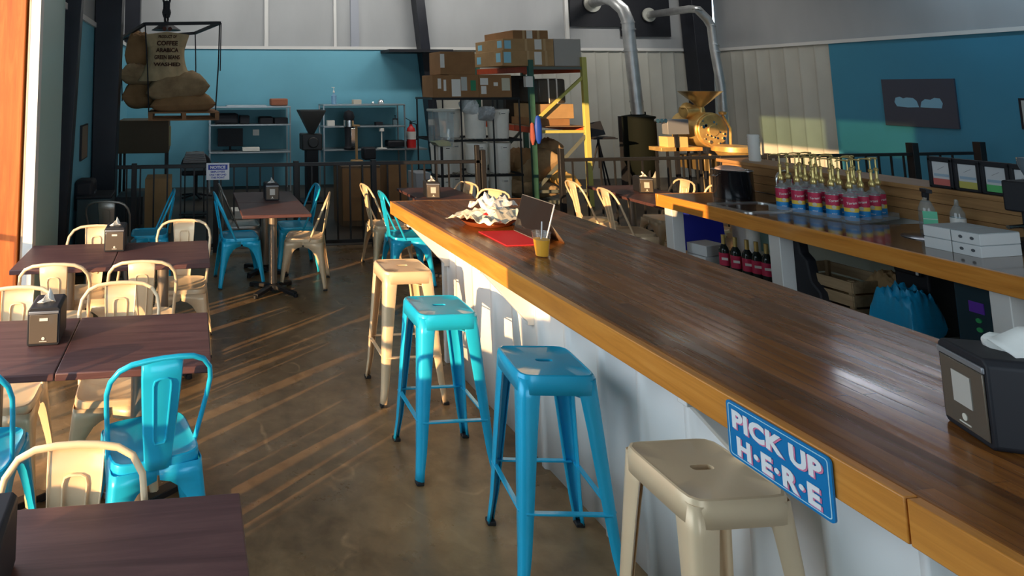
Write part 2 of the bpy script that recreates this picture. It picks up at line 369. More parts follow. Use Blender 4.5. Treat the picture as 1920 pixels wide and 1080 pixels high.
# tapered black frame columns of the steel building
def column(name, base, top, w0, w1, zt, d, m_):
    """tapered web between two flanges"""
    mb = MB(); (x0, y0), (x1, y1) = base, top
    mb.add([(x0-w0/2, y0-d/2, 0), (x0+w0/2, y0-d/2, 0), (x0+w0/2, y0+d/2, 0), (x0-w0/2, y0+d/2, 0), (x1-w1/2, y1-d/2, zt), (x1+w1/2, y1-d/2, zt), (x1+w1/2, y1+d/2, zt), (x1-w1/2, y1+d/2, zt)],
           [(3,2,1,0),(4,5,6,7),(0,1,5,4),(1,2,6,5),(2,3,7,6),(3,0,4,7)])
    o = struct(name, mb, m_, bevel=.006); return o
M_col = mat('black primed column', (.02, .022, .03), .4, .2, var=.2, vscale=3)
def colpx(name, v1, v0, y, d, ub, ut):   # edges measured at two heights
    a0, a1 = at(ub[0], v0, y=y), at(ub[1], v0, y=y); b0, b1 = at(ut[0], v1, y=y), at(ut[1], v1, y=y)
    z0, z1 = a0.z, b0.z; s = lambda p, q, z: p.x+(q.x-p.x)*(z-z0)/(z1-z0)
    L0, R0, L1, R1 = s(a0, b0, 0), s(a1, b1, 0), s(a0, b0, ZC), s(a1, b1, ZC)
    return column(name, ((L0+R0)/2, y+d/2), ((L1+R1)/2, y+d/2), R0-L0, R1-L1, ZC, d, M_col)
colpx('trim_9', 0, 400, 6.15, .14, (107, 126), (117, 153))
colpx('trim_10', 10, 400, 8.0, .3, (170, 212), (179, 229))
mb = MB(); q = at(243, 50, y=11.6); mb.box(at(229, 50, y=11.6).x, at(262, 50, y=11.6).x, 11.6, 11.9, ZT+.05, ZC)
struct('trim_11', mb, M_col)
colpx('trim_12', 5, 270, 12.1, .28, (812, 828), (780, 797))
colpx('trim_13', 5, 190, 12.0, .35, (1316, 1341), (1297, 1335))
x0, x1, z0, z1 = rect(730, 98, 850, 92, 11.8); mb = MB(); mb.box(x0, x1, 11.8, 12.38, z0, z1); struct('trim_14', mb, M_black)

# ------------------------------------------------------------------ patio railing outside (throws the striped shade)
t = T('patio_railing', 'black metal patio railing outside the open left doorway', 'railing', (-3.0, 0, -.12))
mb = MB(); mb.box(-.02, .02, -3, 6.5, 1.18, 1.22); mb.box(-.02, .02, -3, 6.5, .16, .19); mb.build('rail', M_blkm, t)
pm = MB(); pm.box(-.03, .03, -.03, .03, 0, 1.3); po = pm.build('post', M_blkm, t, loc=(0, -3, 0))
bm_ = MB(); bm_.box(-.013, .013, -.013, .013, .16, 1.2); bo = bm_.build('baluster', M_blkm, t, loc=(0, -2.8, 0))
for k in range(1, 6):
    c = po.copy(); C.objects.link(c); c.parent = t; c.location = (0, -3+1.9*k, 0)
for k in range(1, 47):
    c = bo.copy(); C.objects.link(c); c.parent = t; c.location = (0, -2.8+.2*k, 0)

for y0, y1, h, lb in ((.50, 1.08, 1.10, 'low added planter outside the open left doorway'), (-1.3, .48, 1.5, 'tall added planter outside the open left doorway')):  # unseen blocks added to keep low sun off the near table and floor
    t = T('patio_sun_blocker', lb, 'sun blocker', (-2.0, 0, -.12))
    mb = MB(); mb.box(-.3, .3, y0, y1, 0, h); mb.build('box', mat('weathered planter boards', (.30, .22, .15), .8, var=.2), t, bevel=.01)
    mb = MB(); mb.box(-.26, .26, y0+.04, y1-.04, h, h+.015); mb.build('soil', mat('dark soil', (.05, .035, .025), .95, bump=.6), t)

# ------------------------------------------------------------------ chair
def chair(color, label):
    t = T('cafe_chair', label, 'chair')
    mb = MB(); R = .18
    mb.rings([sup(R, .395), sup(R, .437), sup(R*.985, .449), sup(R*.95, .452), sup(R*.90, .446), sup(R*.8, .441), sup(R*.4, .436), sup(R*.08, .434)], cap1=True)
    mb.build('seat', color, t)
    # leg sheets that flare into the arches under the seat
    prof = [(.415, .176), (.372, .176), (.360, .135), (.338, .105), (.295, .078), (.22, .058), (.12, .042), (.03, .034), (0, .034)]
    for sx in (-1, 1):
        for sy in (-1, 1):
            L = MB(); vs = []; fs = []
            for z, w in prof:
                a = .178+.045*(1-z/.42)**1.1; r = .022
                ax, ay = sx*a, sy*(a+.004)
                pts = [(ax-sx*w, ay), (ax-sx*r, ay), (ax-sx*r*.3, ay-sy*r*.3), (ax, ay-sy*r), (ax, ay-sy*w)]
                vs += [(p[0], p[1], z+.008) for p in pts]
            for k in range(len(prof)-1):
                for i in range(4): fs.append((k*5+i, k*5+i+1, (k+1)*5+i+1, (k+1)*5+i))
            L.add(vs, fs); lo = L.build('leg', color, t, solid=.0035, smooth=50)
            F = MB(); a = .178+.045; F.box(min(sx*(a+.002), sx*(a-.034)), max(sx*(a+.002), sx*(a-.034)), min(sy*(a+.006), sy*(a-.03)), max(sy*(a+.006), sy*(a-.03)), 0, .014); F.build('foot_cap', M_rub, lo, bevel=.003)
    H = MB(); path = []
    side = [(.176, -.055, .43), (.180, -.075, .47), (.190, -.115, .56), (.200, -.155, .65), (.206, -.19, .73), (.196, -.217, .785), (.165, -.235, .826), (.12, -.243, .846), (.06, -.247, .853)]
    path = [(-x, y, z) for x, y, z in side]+[(0, -.248, .855)]+side[::-1]
    H.tube(path, .0105, 10); H.build('back_hoop', color, t)
    S = MB(); vs = []; fs = []
    sp = [(.852, -.248, .082), (.78, -.236, .080), (.70, -.222, .075), (.62, -.207, .069), (.55, -.195, .063), (.50, -.186, .058), (.46, -.180, .055), (.42, -.181, .053)]
    for z, y, w in sp:
        for x, dy in ((-w, .008), (-w*.93, 0), (-w*.5, -.006), (0, -.008), (w*.5, -.006), (w*.93, 0), (w, .008)): vs.append((x, y+dy, z))
    for k in range(len(sp)-1):
        for i in range(6): fs.append((k*7+i, k*7+i+1, (k+1)*7+i+1, (k+1)*7+i))
    S.add(vs, fs)
    def yy(z):
        for k in range(len(sp)-1):
            if sp[k][0] >= z >= sp[k+1][0]:
                f = (sp[k][0]-z)/(sp[k][0]-sp[k+1][0]); return sp[k][1]+(sp[k+1][1]-sp[k][1])*f-.007
        return -.2
    ep = [(-.024, .535), (-.028, .60), (-.032, .68), (-.035, .755), (-.030, .772), (-.016, .778), (.016, .778), (.030, .772), (.035, .755), (.032, .68), (.028, .60), (.024, .535), (.018, .522), (-.018, .522)]
    for off in (-.003, .0085): S.tube([(x, yy(z)+off, z) for x, z in ep], .0028, 6, closed=True)
    S.build('back_slat', color, t, solid=.003)
    return t
PROTO = {}
for key, mm in (('beige', M_beige), ('blue', M_blue), ('grey', M_grey)): PROTO[key] = [mm, None]
def put_chair(col, x, y, head, label, group):
    """head: direction the sitter faces, degrees from +x"""
    rz = math.radians(head-90)
    if PROTO[col][1] is None:
        c = chair(PROTO[col][0], label); PROTO[col][1] = c; c.location = (x, y, 0); c.rotation_euler = (0, 0, rz); c['group'] = group
    else: dup(PROTO[col][1], (x, y, 0), rz, label, group)
G1 = 'cream metal cafe chairs'; G2 = 'sky blue metal cafe chairs'; G3 = 'grey metal cafe chairs'
CH_ = [
 ('beige', -.335, 1.80, -93, 'cream metal chair nearest the viewer, behind the foremost dark table', G1),
 ('blue', -.155, 2.86, 104, 'turquoise metal chair turned askew, left foreground, back slat towards the viewer', G2),
 ('beige', -.355, 3.37, -88, 'cream metal chair across the second left table, its right-hand seat', G1),
 ('beige', -.89, 3.35, -90, 'cream metal chair behind the black napkin dispenser at the picture\'s left edge', G1),
 ('blue', -.86, 2.84, 88, 'sky blue metal chair cut by the left edge of the picture', G2),
 ('beige', -.80, 4.27, 90, 'cream metal chair on the near side of the rear left table, left seat', G1),
 ('beige', -.275, 4.27, 88, 'cream metal chair on the near side of the rear left table, right seat', G1),
 ('beige', -.70, 4.83, -90, 'cream metal chair partly hidden by the dispenser on the rear left table', G1),
 ('beige', -.05, 4.95, -92, 'cream metal chair with brightly lit back beyond the rear left table', G1),
 ('blue', -.40, 6.68, 182, 'blue metal chair facing left in the dark beside the black column', G2),
 ('grey', -.72, 6.35, 80, 'grey metal chair just right of the thick black column', G3),
 ('blue', .49, 6.45, 4, 'blue metal chair at the left near side of the single pedestal table', G2),
 ('grey', .56, 6.98, 2, 'grey metal chair at the left far side of the single pedestal table', G3),
 ('blue', 1.12, 6.86, 180, 'blue metal chair at the right far side of the single pedestal table', G2),
 ('beige', 1.13, 6.34, 164, 'cream metal chair turned at the right near side of the single pedestal table', G1),
 ('beige', 2.10, 6.78, 2, 'cream metal chair behind the blue one at the far end of the bar', G1),
 ('blue', 2.14, 6.27, -4, 'blue metal chair by the far end corner of the bar counter', G2),
 ('beige', 2.79, 6.72, 192, 'cream metal chair right of the middle table, farther one in front of black gate post', G1),
 ('beige', 2.86, 6.16, 205, 'cream metal chair right of the middle table, nearer one in front of white pails', G1),
 ('beige', 4.42, 6.66, -8, 'cream metal chair left of the right-hand table, farther one', G1),
 ('beige', 4.45, 6.14, -10, 'cream metal chair left of the right-hand table, nearest the bar top', G1),
 ('beige', 5.25, 6.66, 172, 'cream metal chair beyond the right-hand table, beside its napkin dispenser', G1),
 ('beige', 5.36, 6.18, 188, 'cream metal chair beyond the right-hand table, next to the big black pot', G1),
]
for a in CH_: put_chair(*a)

# ------------------------------------------------------------------ bar stools
def stool(color, label):
    t = T('bar_stool', label, 'stool')
    N = 48; R = .152; slot = []
    for i in range(N):
        t_ = 2*PI*i/N+PI/N; c, s = math.cos(t_), math.sin(t_); slot.append((.023*(1 if c > 0 else -1)*min(1, abs(c)*3)+.013*c, .0135*s, .7585))
    mb = MB(); mb.rings([sup(R+.006, .690, p=8), sup(R+.003, .738, p=9), sup(R, .750, p=9), sup(R*.98, .758, p=9), sup(R*.945, .760, p=9), sup(R*.925, .7575, p=9), sup(R*.5, .7585, p=4), slot, [(x*.95, y*.9, z-.012) for x, y, z in slot]])
    mb.build('seat', color, t, solid=.002)
    prof = [(.735, .082), (.66, .074), (.55, .066), (.4, .058), (.25, .05), (.12, .042), (.05, .036), (.0, .036)]
    def a_(z): return .150+.052*(1-z/.735)+(.006*max(0, (.09-z)/.09))
    for sx in (-1, 1):
        for sy in (-1, 1):
            L = MB(); vs = []; fs = []
            for z, w in prof:
                a = a_(z); r = .02; ax, ay = sx*a, sy*a
                pts = [(ax-sx*(w-.008), ay-sy*.014), (ax-sx*w, ay-sy*.004), (ax-sx*(w-.006), ay), (ax-sx*r, ay), (ax-sx*r*.3, ay-sy*r*.3), (ax, ay-sy*r), (ax, ay-sy*(w-.006)), (ax-sx*.004, ay-sy*w), (ax-sx*.014, ay-sy*(w-.008))]
                vs += [(p[0], p[1], z+.01) for p in pts]
            n = 9
            for k in range(len(prof)-1):
                for i in range(n-1): fs.append((k*n+i, k*n+i+1, (k+1)*n+i+1, (k+1)*n+i))
            L.add(vs, fs); lo = L.build('leg', color, t, solid=.003, smooth=50)
            F = MB(); a = a_(0); F.box(min(sx*(a+.002), sx*(a-.036)), max(sx*(a+.002), sx*(a-.036)), min(sy*(a+.002), sy*(a-.036)), max(sy*(a+.002), sy*(a-.036)), 0, .018); F.build('foot_cap', M_rub, lo, bevel=.004)
    zs = .27; a = a_(zs)-.006
    for (p, q) in (((-a, -a), (a, -a)), ((a, -a), (a, a)), ((a, a), (-a, a)), ((-a, a), (-a, -a))):
        S = MB(); S.bar((p[0]*.93 if p[0] != q[0] else p[0], p[1]*.93 if p[1] != q[1] else p[1], zs), (q[0]*.93 if p[0] != q[0] else q[0], q[1]*.93 if p[1] != q[1] else q[1], zs), .022, .008); S.build('stretcher', color, t, bevel=.002)
    X = MB(); b = .145; X.bar((-b, -b, .668), (b, b, .668), .02, .005); X.bar((-b, b, .663), (b, -b, .663), .02, .005); X.build('cross_brace', color, t)
    return t
G = 'metal bar stools along the counter'
s0 = stool(M_beige, 'cream bar stool at the far end of the row, in full sun'); s0.location = (1.36, 4.09, 0); s0.rotation_euler = (0, 0, -.03); s0['group'] = G
s1 = stool(M_blue, 'sunlit turquoise bar stool, second from the far end'); s1.location = (1.31, 3.35, 0); s1.rotation_euler = (0, 0, -.03); s1['group'] = G
dup(s1, (1.485, 2.645, 0), -.15, 'shaded sky blue bar stool, next to the nearest cream one', G)
dup(s0, (1.545, 1.88, 0), -.03, 'nearest bar stool, cream, under the pick up sign', G)

# ------------------------------------------------------------------ tables
S_ = .632; ZTB = .758
def table(label):
    t = T('cafe_table', label, 'table')
    mb = MB(); mb.box(-S_/2+.0015, S_/2-.0015, -S_/2+.0015, S_/2-.0015, ZTB-.03, ZTB); mb.build('tabletop', M_top, t, bevel=.005)
    mb = MB(); mb.lathe([(.038, .05), (.038, .70), (.05, .70), (.05, .728)], n=24); mb.build('pedestal', mat('satin bronze steel', (.30, .25, .20), .35, .6), t)
    mb = MB(); mb.box(-.17, .17, -.02, .02, .714, .727); mb.box(-.02, .02, -.17, .17, .714, .727); mb.build('top_bracket', M_blkm, t)
    mb = MB()
    for k in range(4):
        a = PI/4+k*PI/2; c, s = math.cos(a), math.sin(a)
        mb.bar((.03*c, .03*s, .052), (.26*c, .26*s, .026), .055, .03); mb.cyl((.26*c, .26*s, 0), (.26*c, .26*s, .03), .022, n=12)
    mb.lathe([(.06, .02), (.06, .06), (.045, .075), (.038, .08)], n=24); mb.build('base', M_blkm, t, bevel=.004)
    return t
GT = 'square dark brown cafe tables'
TB = [(.152-S_/2, 1.934-S_/2, 'foremost dark brown cafe table at the lower left corner'),
 (.152-1.5*S_, 1.934-S_/2, 'dark table mostly outside the lower left corner'),
 (.099-S_/2, 2.766+S_/2, 'right-hand table of the second left pair'),
 (.099-1.5*S_, 2.766+S_/2, 'left-hand table of the second left pair, under the black dispenser'),
 (.139-S_/2, 4.289+S_/2, 'right-hand table of the rear left pair'),
 (.139-1.5*S_, 4.289+S_/2, 'left-hand table of the rear left pair, by the orange jamb'),
 (1.099-S_/2, 5.797+S_/2, 'near table on the bright pedestal between blue and cream chairs'),
 (1.099-S_/2, 5.797+1.5*S_, 'far table of the pair between blue and cream chairs, holding a dispenser'),
 (2.60, 5.85+S_/2, 'near table just behind the far end of the bar'),
 (2.64, 5.85+1.5*S_, 'farther table beyond the end of the bar by the railing'),
 (4.80, 5.72+S_/2, 'near table of the right-hand pair behind the service counter'),
 (4.86, 5.72+1.5*S_, 'far table of the right-hand pair by the railing')]
t0 = table(TB[0][2]); t0.location = (TB[0][0], TB[0][1], 0); t0['group'] = GT
for x, y, l in TB[1:]: dup(t0, (x, y, 0), 0, l, GT)

# ------------------------------------------------------------------ napkin dispensers
def dispenser(label, window=True):
    t = T('napkin_dispenser', label, 'napkin dispenser')
    w, d, h = .142, .185, .165
    mb = MB(); mb.prism([(-w/2, .008), (-w/2+.008, 0), (w/2-.008, 0), (w/2, .008), (w/2, h-.012), (w/2-.012, h), (-w/2+.012, h), (-w/2, h-.012)], -d/2, d/2); mb.build('housing', M_black, t, bevel=.004)
    mb = MB(); mb.prism([(-w/2+.01, .012), (w/2-.01, .012), (w/2-.01, h-.03), (-w/2+.01, h-.03)], -d/2-.004, -d/2); mb.build('front_plate', mat('smoky front plate', (.16, .13, .10), .12, .3), t, bevel=.002)
    mb = MB(); mb.box(-w/2+.006, w/2-.006, -d/2-.006, -d/2, h-.028, h-.016); mb.build('top_band', mat('grey band', (.30, .31, .33), .35, .5), t, bevel=.002)
    if not window:
        mb = MB(); mb.box(-.018, .018, -d/2-.006, -d/2-.004, .108, .120); mb.build('top_logo', mat('pale logo', (.75, .72, .62), .4), t)
    else:
        mb = MB(); mb.box(-.026, .026, -d/2-.006, -d/2-.003, .055, .115); mb.build('napkin_window', mat('napkin behind window', (.55, .52, .47), .4), t)
    mb = MB(); mb.cyl((0, -d/2-.0042, .033), (0, -d/2-.0058, .033), .007, n=16); mb.box(-.016, .016, -d/2-.0058, -d/2-.0042, .020, .0225); mb.build('logo', mat('pale logo', (.75, .72, .62), .4), t)
    mb = MB(); vs = []; n = 9
    for i in range(n):
        for j in range(5):
            a = -1+2*i/(n-1); b = j/4
            vs.append((a*.034*(1-.45*b)+.012*math.sin(3*b+a), -.02+.028*math.sin(a*2.6+b*2)*(.4+b)+.01*b, h-.006+.05*b*(1-.35*a*a)+.008*math.sin(5*a+b)))
    mb.add(vs, [(i*5+j, i*5+j+1, (i+1)*5+j+1, (i+1)*5+j) for i in range(n-1) for j in range(4)])
    mb.build('napkin', M_paper, t, solid=.0015, smooth=25)
    return t
GD = 'black napkin dispensers'
d0 = dispenser('large black napkin dispenser on the second left table pair', False); d0.location = (-.645, 3.15, ZTB); d0.rotation_euler = (0, 0, .03); d0['group'] = GD
for x, y, z, rz, l in ((-.52, 4.76, ZTB, 0, 'golden-lit napkin dispenser standing over the seam of the rear left tables'),
        (-.475, 1.63, ZTB, .05, 'black napkin dispenser cut off at the lower left corner'),
        ) : dup(d0, (x, y, z), rz, l, GD)
d1 = dispenser('napkin dispenser on the table between the blue and cream chairs'); d1.location = (.83, 6.60, ZTB); d1['group'] = GD
for x, y, z, rz, l in ((2.50, 6.50, ZTB, -.18, 'napkin dispenser on the table beyond the end of the bar'),
        (4.90, 6.52, ZTB, -.28, 'napkin dispenser on the right-hand table'),
        (1.965, 1.375, 1.067, -2.0+.03, 'dark napkin dispenser on the bar top at the right edge of the picture')):
    dd = dup(d1, (x, y, z), rz, l, GD)
    if z > 1:  # the one on the bar is a larger model
        dd.scale = (1.12, 1.1, 1.22)

# ------------------------------------------------------------------ bar
t = T('bar_counter', 'long bar counter with plank top and white ribbed front', 'bar counter', (1.46, -1.0, 0))
yl = 5.6; BW = 1.02
mb = MB(); mb.box(.03, BW, 0, yl, 1.0, 1.067); mb.build('countertop', M_barwood, t, bevel=.003)
mb = MB(); mb.box(0, .032, 0, 2.23, .975, 1.066); mb.box(0, .032, 2.233, yl, .975, 1.066); mb.box(.0, BW, yl-.0, yl+.03, .975, 1.066); mb.build('fascia', M_fascia, t, bevel=.003)
mb = MB(); ribs(mb, 0, yl-.15, .34, 0, 1.0, 'y', .25, .02); mb.build('front_panel', M_white, t, solid=.002)
mb = MB(); mb.box(.345, .80, 0, yl-.15, 0, 1.0); mb.build('body', mat('counter carcass', (.55, .53, .48), .7), t)
for y in (1.2, 2.9, 4.3, yl-.2):
    mb = MB(); mb.prism([(.05, .97), (.34, .97), (.34, .66), (.30, .66), (.30, .68), (.07, .93), (.05, .93)], y-.02, y+.02); mb.build('bracket', M_white, t, bevel=.003)
mb = MB(); mb.box(.315, .35, yl-.17, yl-.13, 0, .99); mb.build('corner_trim', M_white, t, bevel=.003)
# pick-up sign on the bar edge
def sign_to_wall(vs, org, ux, uz, nrm, d):   # flat text onto a vertical board
    return [org + ux*v.x + uz*v.y + nrm*(d+v.z) for v in vs]
sg = T('pickup_sign', 'blue PICK UP HERE sign fixed to the bar edge', 'sign', (1.457, 1.522, .990))
pr = rrect(.285, .142, .012)
mb = MB(); mb.prism(pr, -.005, 0, 'x'); mb.build('board', mat('sign blue', (.0, .20, .50), .35), sg)
mb = MB(); o_ = rrect(.273, .130, .008); i_ = rrect(.268, .125, .006)
mb.rings([[(-.0056, a, b) for a, b in o_], [(-.0056, a, b) for a, b in i_]]); mb.build('border_line', mat('sign pale line', (.45, .75, .9), .4), sg, solid=.0006)
UX, UZ, NR = Vector((0, -1, 0)), Vector((0, 0, 1)), Vector((-1, 0, 0))
for nm, off, mm, dep in (('letter_shadow', Vector((0, -.0028, -.0028)), mat('sign pink', (.80, .22, .38), .5), .0062), ('lettering', Vector(), mat('sign white', (.85, .86, .88), .5), .0075)):
    mb = MB()
    for body, sz, oz, sp, th in (('PICK UP', .062, .030, 1.06, .0028), ('H\u00b7E\u00b7R\u00b7E', .058, -.034, 1.18, .0028)):
        vs, fs = text_mesh(body, sz, th, space=sp)
        w = max(v.x for v in vs)-min(v.x for v in vs); cx = (max(v.x for v in vs)+min(v.x for v in vs))/2; k = .245/w if body[0] == 'P' else .225/w
        cy = (max(v.y for v in vs)+min(v.y for v in vs))/2; hh = max(v.y for v in vs)-min(v.y for v in vs); ky = .047/hh
        vs = [Vector(((v.x-cx)*k, (v.y-cy)*ky+oz, v.z)) for v in vs]
        mb.add(sign_to_wall(vs, off, UX, UZ, NR, dep), fs)
    mb.build(nm, mm, sg)
# crumpled wrapper in a basket
t = T('food_basket', 'crumpled white paper wrapper heaped in an oval basket on the bar', 'food basket', (1.82, 3.80, 1.067), .5)
mb = MB(); mb.lathe([(.10, 0), (.14, .004), (.17, .03), (.178, .034), (.172, .034), (.14, .010), (.0, .006)], n=36, sx=1.15, sy=.85); mb.build('basket', mat('red brown basket', (.50, .12, .04), .4), t)
def crumple(seed, rx, ry, h, n=34):
    mb = MB(); vs = []; fs = []
    for i in range(n):
        for j in range(n):
            a = -1+2*i/(n-1); b = -1+2*j/(n-1); r = min(1, math.hypot(a, b)/1.2)
            p = Vector((a*2.2+seed, b*2.2, 0)); q = noise.noise(p*.8); q2 = abs(noise.noise(p*1.25+Vector((5, 0, 0)))); q3 = noise.noise(p*2)*.5
            z = h*((1-r**2)*.55+.55*q2+.22*q)+.006*q3+.035*(r**3)
            vs.append((a*rx*(1+.1*q3), b*ry*(1+.12*q), max(.012, z)))
    for i in range(n-1):
        for j in range(n-1): fs.append((i*n+j, i*n+j+1, (i+1)*n+j+1, (i+1)*n+j))
    return mb.add(vs, fs)
crumple(3.1, .215, .165, .12, 15).build('paper_liner', mat('cream wrapper paper', (.85, .80, .66), .7), t, solid=.001, smooth=12)
o = crumple(9.4, .12, .10, .13, 11).build('napkin', mat('white tissue', (.88, .86, .82), .8), t, solid=.001, smooth=12); o.location = (.10, .04, .05)
mb = MB()
for k in range(14):
    a = rnd.uniform(-.16, .02); b = rnd.uniform(-.14, -.03); an = rnd.uniform(0, 3)
    mb.bar((a, b, .035), (a+.04*math.cos(an), b+.04*math.sin(an), .045), .012, .008)
mb.build('leftover_food', mat('leftover fries', (.70, .30, .06), .6), t)
mb = MB(); mb.lathe([(0, .0), (.022, .004), (.026, .018), (.018, .03), (0, .034)], c=(-.09, -.06, .03), n=16); mb.lathe([(0, .0), (.016, .004), (.02, .012), (0, .022)], c=(-.05, -.02, .055), n=14); mb.build('sauce_cup', M_red, t)
# tablet with red keyboard cover
t = T('tablet_computer', 'tablet on its kickstand with red keyboard cover open on the bar', 'tablet', (1.87, 3.43, 1.067), 0)
tilt = math.radians(17); c, s = math.cos(tilt), math.sin(tilt); hz = .215; sw = .165
def TP(u, v, d=0): return (v*s+d*c, u, v*c-d*s+.004)
def slab(u0, u1, v0, v1, d0, d1): return [TP(u, v, d) for u, v, d in ((u0, v0, d0), (u1, v0, d0), (u1, v1, d0), (u0, v1, d0), (u0, v0, d1), (u1, v0, d1), (u1, v1, d1), (u0, v1, d1))]
BF = [(3,2,1,0),(4,5,6,7),(0,1,5,4),(1,2,6,5),(2,3,7,6),(3,0,4,7)]
mb = MB(); mb.add(slab(-sw, sw, 0, hz, 0, .008), BF); mb.build('housing', mat('silver tablet case', (.75, .72, .68), .3, .8), t, bevel=.002)
mb = MB(); mb.add(slab(-sw+.004, sw-.004, .004, hz-.004, -.001, .001), BF); mb.build('screen', mat('dark glossy screen', (.02, .018, .02), .06), t)
mb = MB(); mb.add([(.04, -.14, .115), (.04, .14, .115), (.13, .14, 0), (.13, -.14, 0)], [(0, 1, 2, 3)]); mb.build('kickstand', mat('kickstand metal', (.72, .58, .42), .3, .8), t, solid=.003)
mb = MB(); mb.box(-.215, -.002, -sw, sw, 0, .005); mb.build('keyboard_cover', mat('red felt cover', (.72, .03, .04), .6), t, bevel=.002)
# cup
t = T('drink_cup', 'clear plastic cup of yellow orange juice with a straw on the bar', 'cup', (1.735, 3.06, 1.067))
mb = MB(); mb.lathe([(.0, .001), (.029, .001), (.031, .004), (.044, .112), (.047, .114), (.047, .118), (.043, .118), (.030, .006)], n=32); mb.build('cup', glass_mat('thin clear cup', (.97, .97, .96), a=.02), t)
mb = MB(); mb.lathe([(.0, .004), (.0285, .004), (.0300, .01), (.0385, .082), (.0, .082)], n=32); mb.build('juice', mat('orange juice', (1.0, .50, .008), .35), t)
mb = MB(); mb.tube([(-.012, 0, .02), (.004, .004, .10), (.010, .006, .165)], .0034, 8); mb.build('straw', mat('pale straw', (.75, .75, .75), .3), t)

# ------------------------------------------------------------------ service counter
XC0 = 4.20
t = T('service_counter', 'long service counter with pine edge and white legs behind the bar', 'counter', (XC0, -1.0, 0))
CL = 6.41
mb = MB(); mb.box(.03, .55, 0, CL, .875, .93); mb.box(.55, 1.0, 0, CL-.95-.42, .875, .93); mb.box(.52, 1.0, CL-.50, CL, .875, .93); mb.box(.55, .62, 0, CL, .875, .925)
mb.build('countertop', mat('dark lacquered counter', (.13, .075, .045), .12, var=.3, vscale=5, coat=.4), t)
mb = MB(); mb.box(0, .032, 0, CL, .822, .931); mb.box(0, 1.0, CL, CL+.03, .822, .931); mb.build('fascia', M_fascia, t, bevel=.003)
for y in (CL-.01, 5.36, 4.05):
    mb = MB(); mb.box(.05, .16, y-.09, y, 0, .875); mb.build('leg', M_white, t, bevel=.004)
mb = MB(); mb.box(.05, .95, 0, CL-.05, .30, .33); mb.build('lower_shelf', mat('painted lower shelf', (.45, .46, .44), .6), t, bevel=.002)
mb = MB(); mb.box(.955, .975, 0, CL, 0, .875); mb.build('back_board', mat('sage painted board', (.40, .42, .34), .7), t)
# raised ledge
t = T('raised_ledge', 'raised pine ledge with plank front behind the syrup bottles', 'ledge', (5.20, -1.0, 0))
mb = MB()
for k in range(3): mb.box(0, .03, 0, 6.78, .935+.074*k, .935+.074*k+.071)
mb.build('plank_front', M_plank, t, bevel=.002)
mb = MB(); mb.box(-.03, .34, 0, 6.82, 1.157, 1.19); mb.build('ledge_top', M_plank, t, bevel=.004)
mb = MB(); mb.box(.05, .30, 0, 6.78, 0, 1.157); mb.build('body', M_white, t)
# sink
t = T('bar_sink', 'stainless drop-in sink at the far end of the service counter', 'sink', (4.50, 4.72, .93))
mb = MB(); o1 = rrect(.52, .42, .05); i1 = rrect(.44, .34, .05)
mb.rings([[(x, y, 0) for x, y in o1], [(x, y, .008) for x, y in o1], [(x, y, .009) for x, y in i1], [(x*.96, y*.96, -.13) for x, y in i1]], cap1=True)
mb.build('basin', mat('brushed stainless', (.55, .55, .54), .3, .9), t)
mb = MB(); mb.cyl((0, 0, -.129), (0, 0, -.125), .03, n=20); mb.build('drain', M_chrome, t)
t = T('faucet', 'curved chrome faucet standing behind the sink', 'faucet', (4.94, 4.80, .93))
mb = MB(); mb.lathe([(.03, 0), (.03, .01), (.014, .02), (.014, .05)], n=16); mb.tube([(0, 0, .04)]+[(-.07+.07*math.cos(a), 0, .20+.07*math.sin(a)) for a in [PI*k/12 for k in range(13)]]+[(-.14, 0, .15)], .011, 10); mb.build('spout', M_chrome, t)
mb = MB(); mb.tube([(0, -.02, .04), (0, -.07, .06)], .007, 8); mb.build('handle', M_chrome, t)
# pot
t = T('soup_pot', 'tall black round pot with tilted lid at the far end of the service counter', 'pot', (4.72, 5.15, .93))
mb = MB(); mb.lathe([(.150, 0), (.152, .02), (.148, .23), (.155, .24), (.148, .243), (.13, .235), (0, .235)], n=36); mb.build('pot_body', mat('glossy black pot', (.008, .009, .012), .15, coat=.5), t)
mb = MB(); mb.lathe([(.0, .03), (.07, .028), (.105, .012), (.11, 0), (.0, 0)], n=30, M=Matrix.Translation((-.02, 0, .243))); mb.build('lid', mat('pinkish tan lid', (.62, .42, .34), .45), t)
mb = MB(); mb.tube([(-.152, -.02, .20), (-.175, -.02, .19), (-.175, .02, .19), (-.152, .02, .20)], .006, 8); mb.build('handle', M_chrome, t)
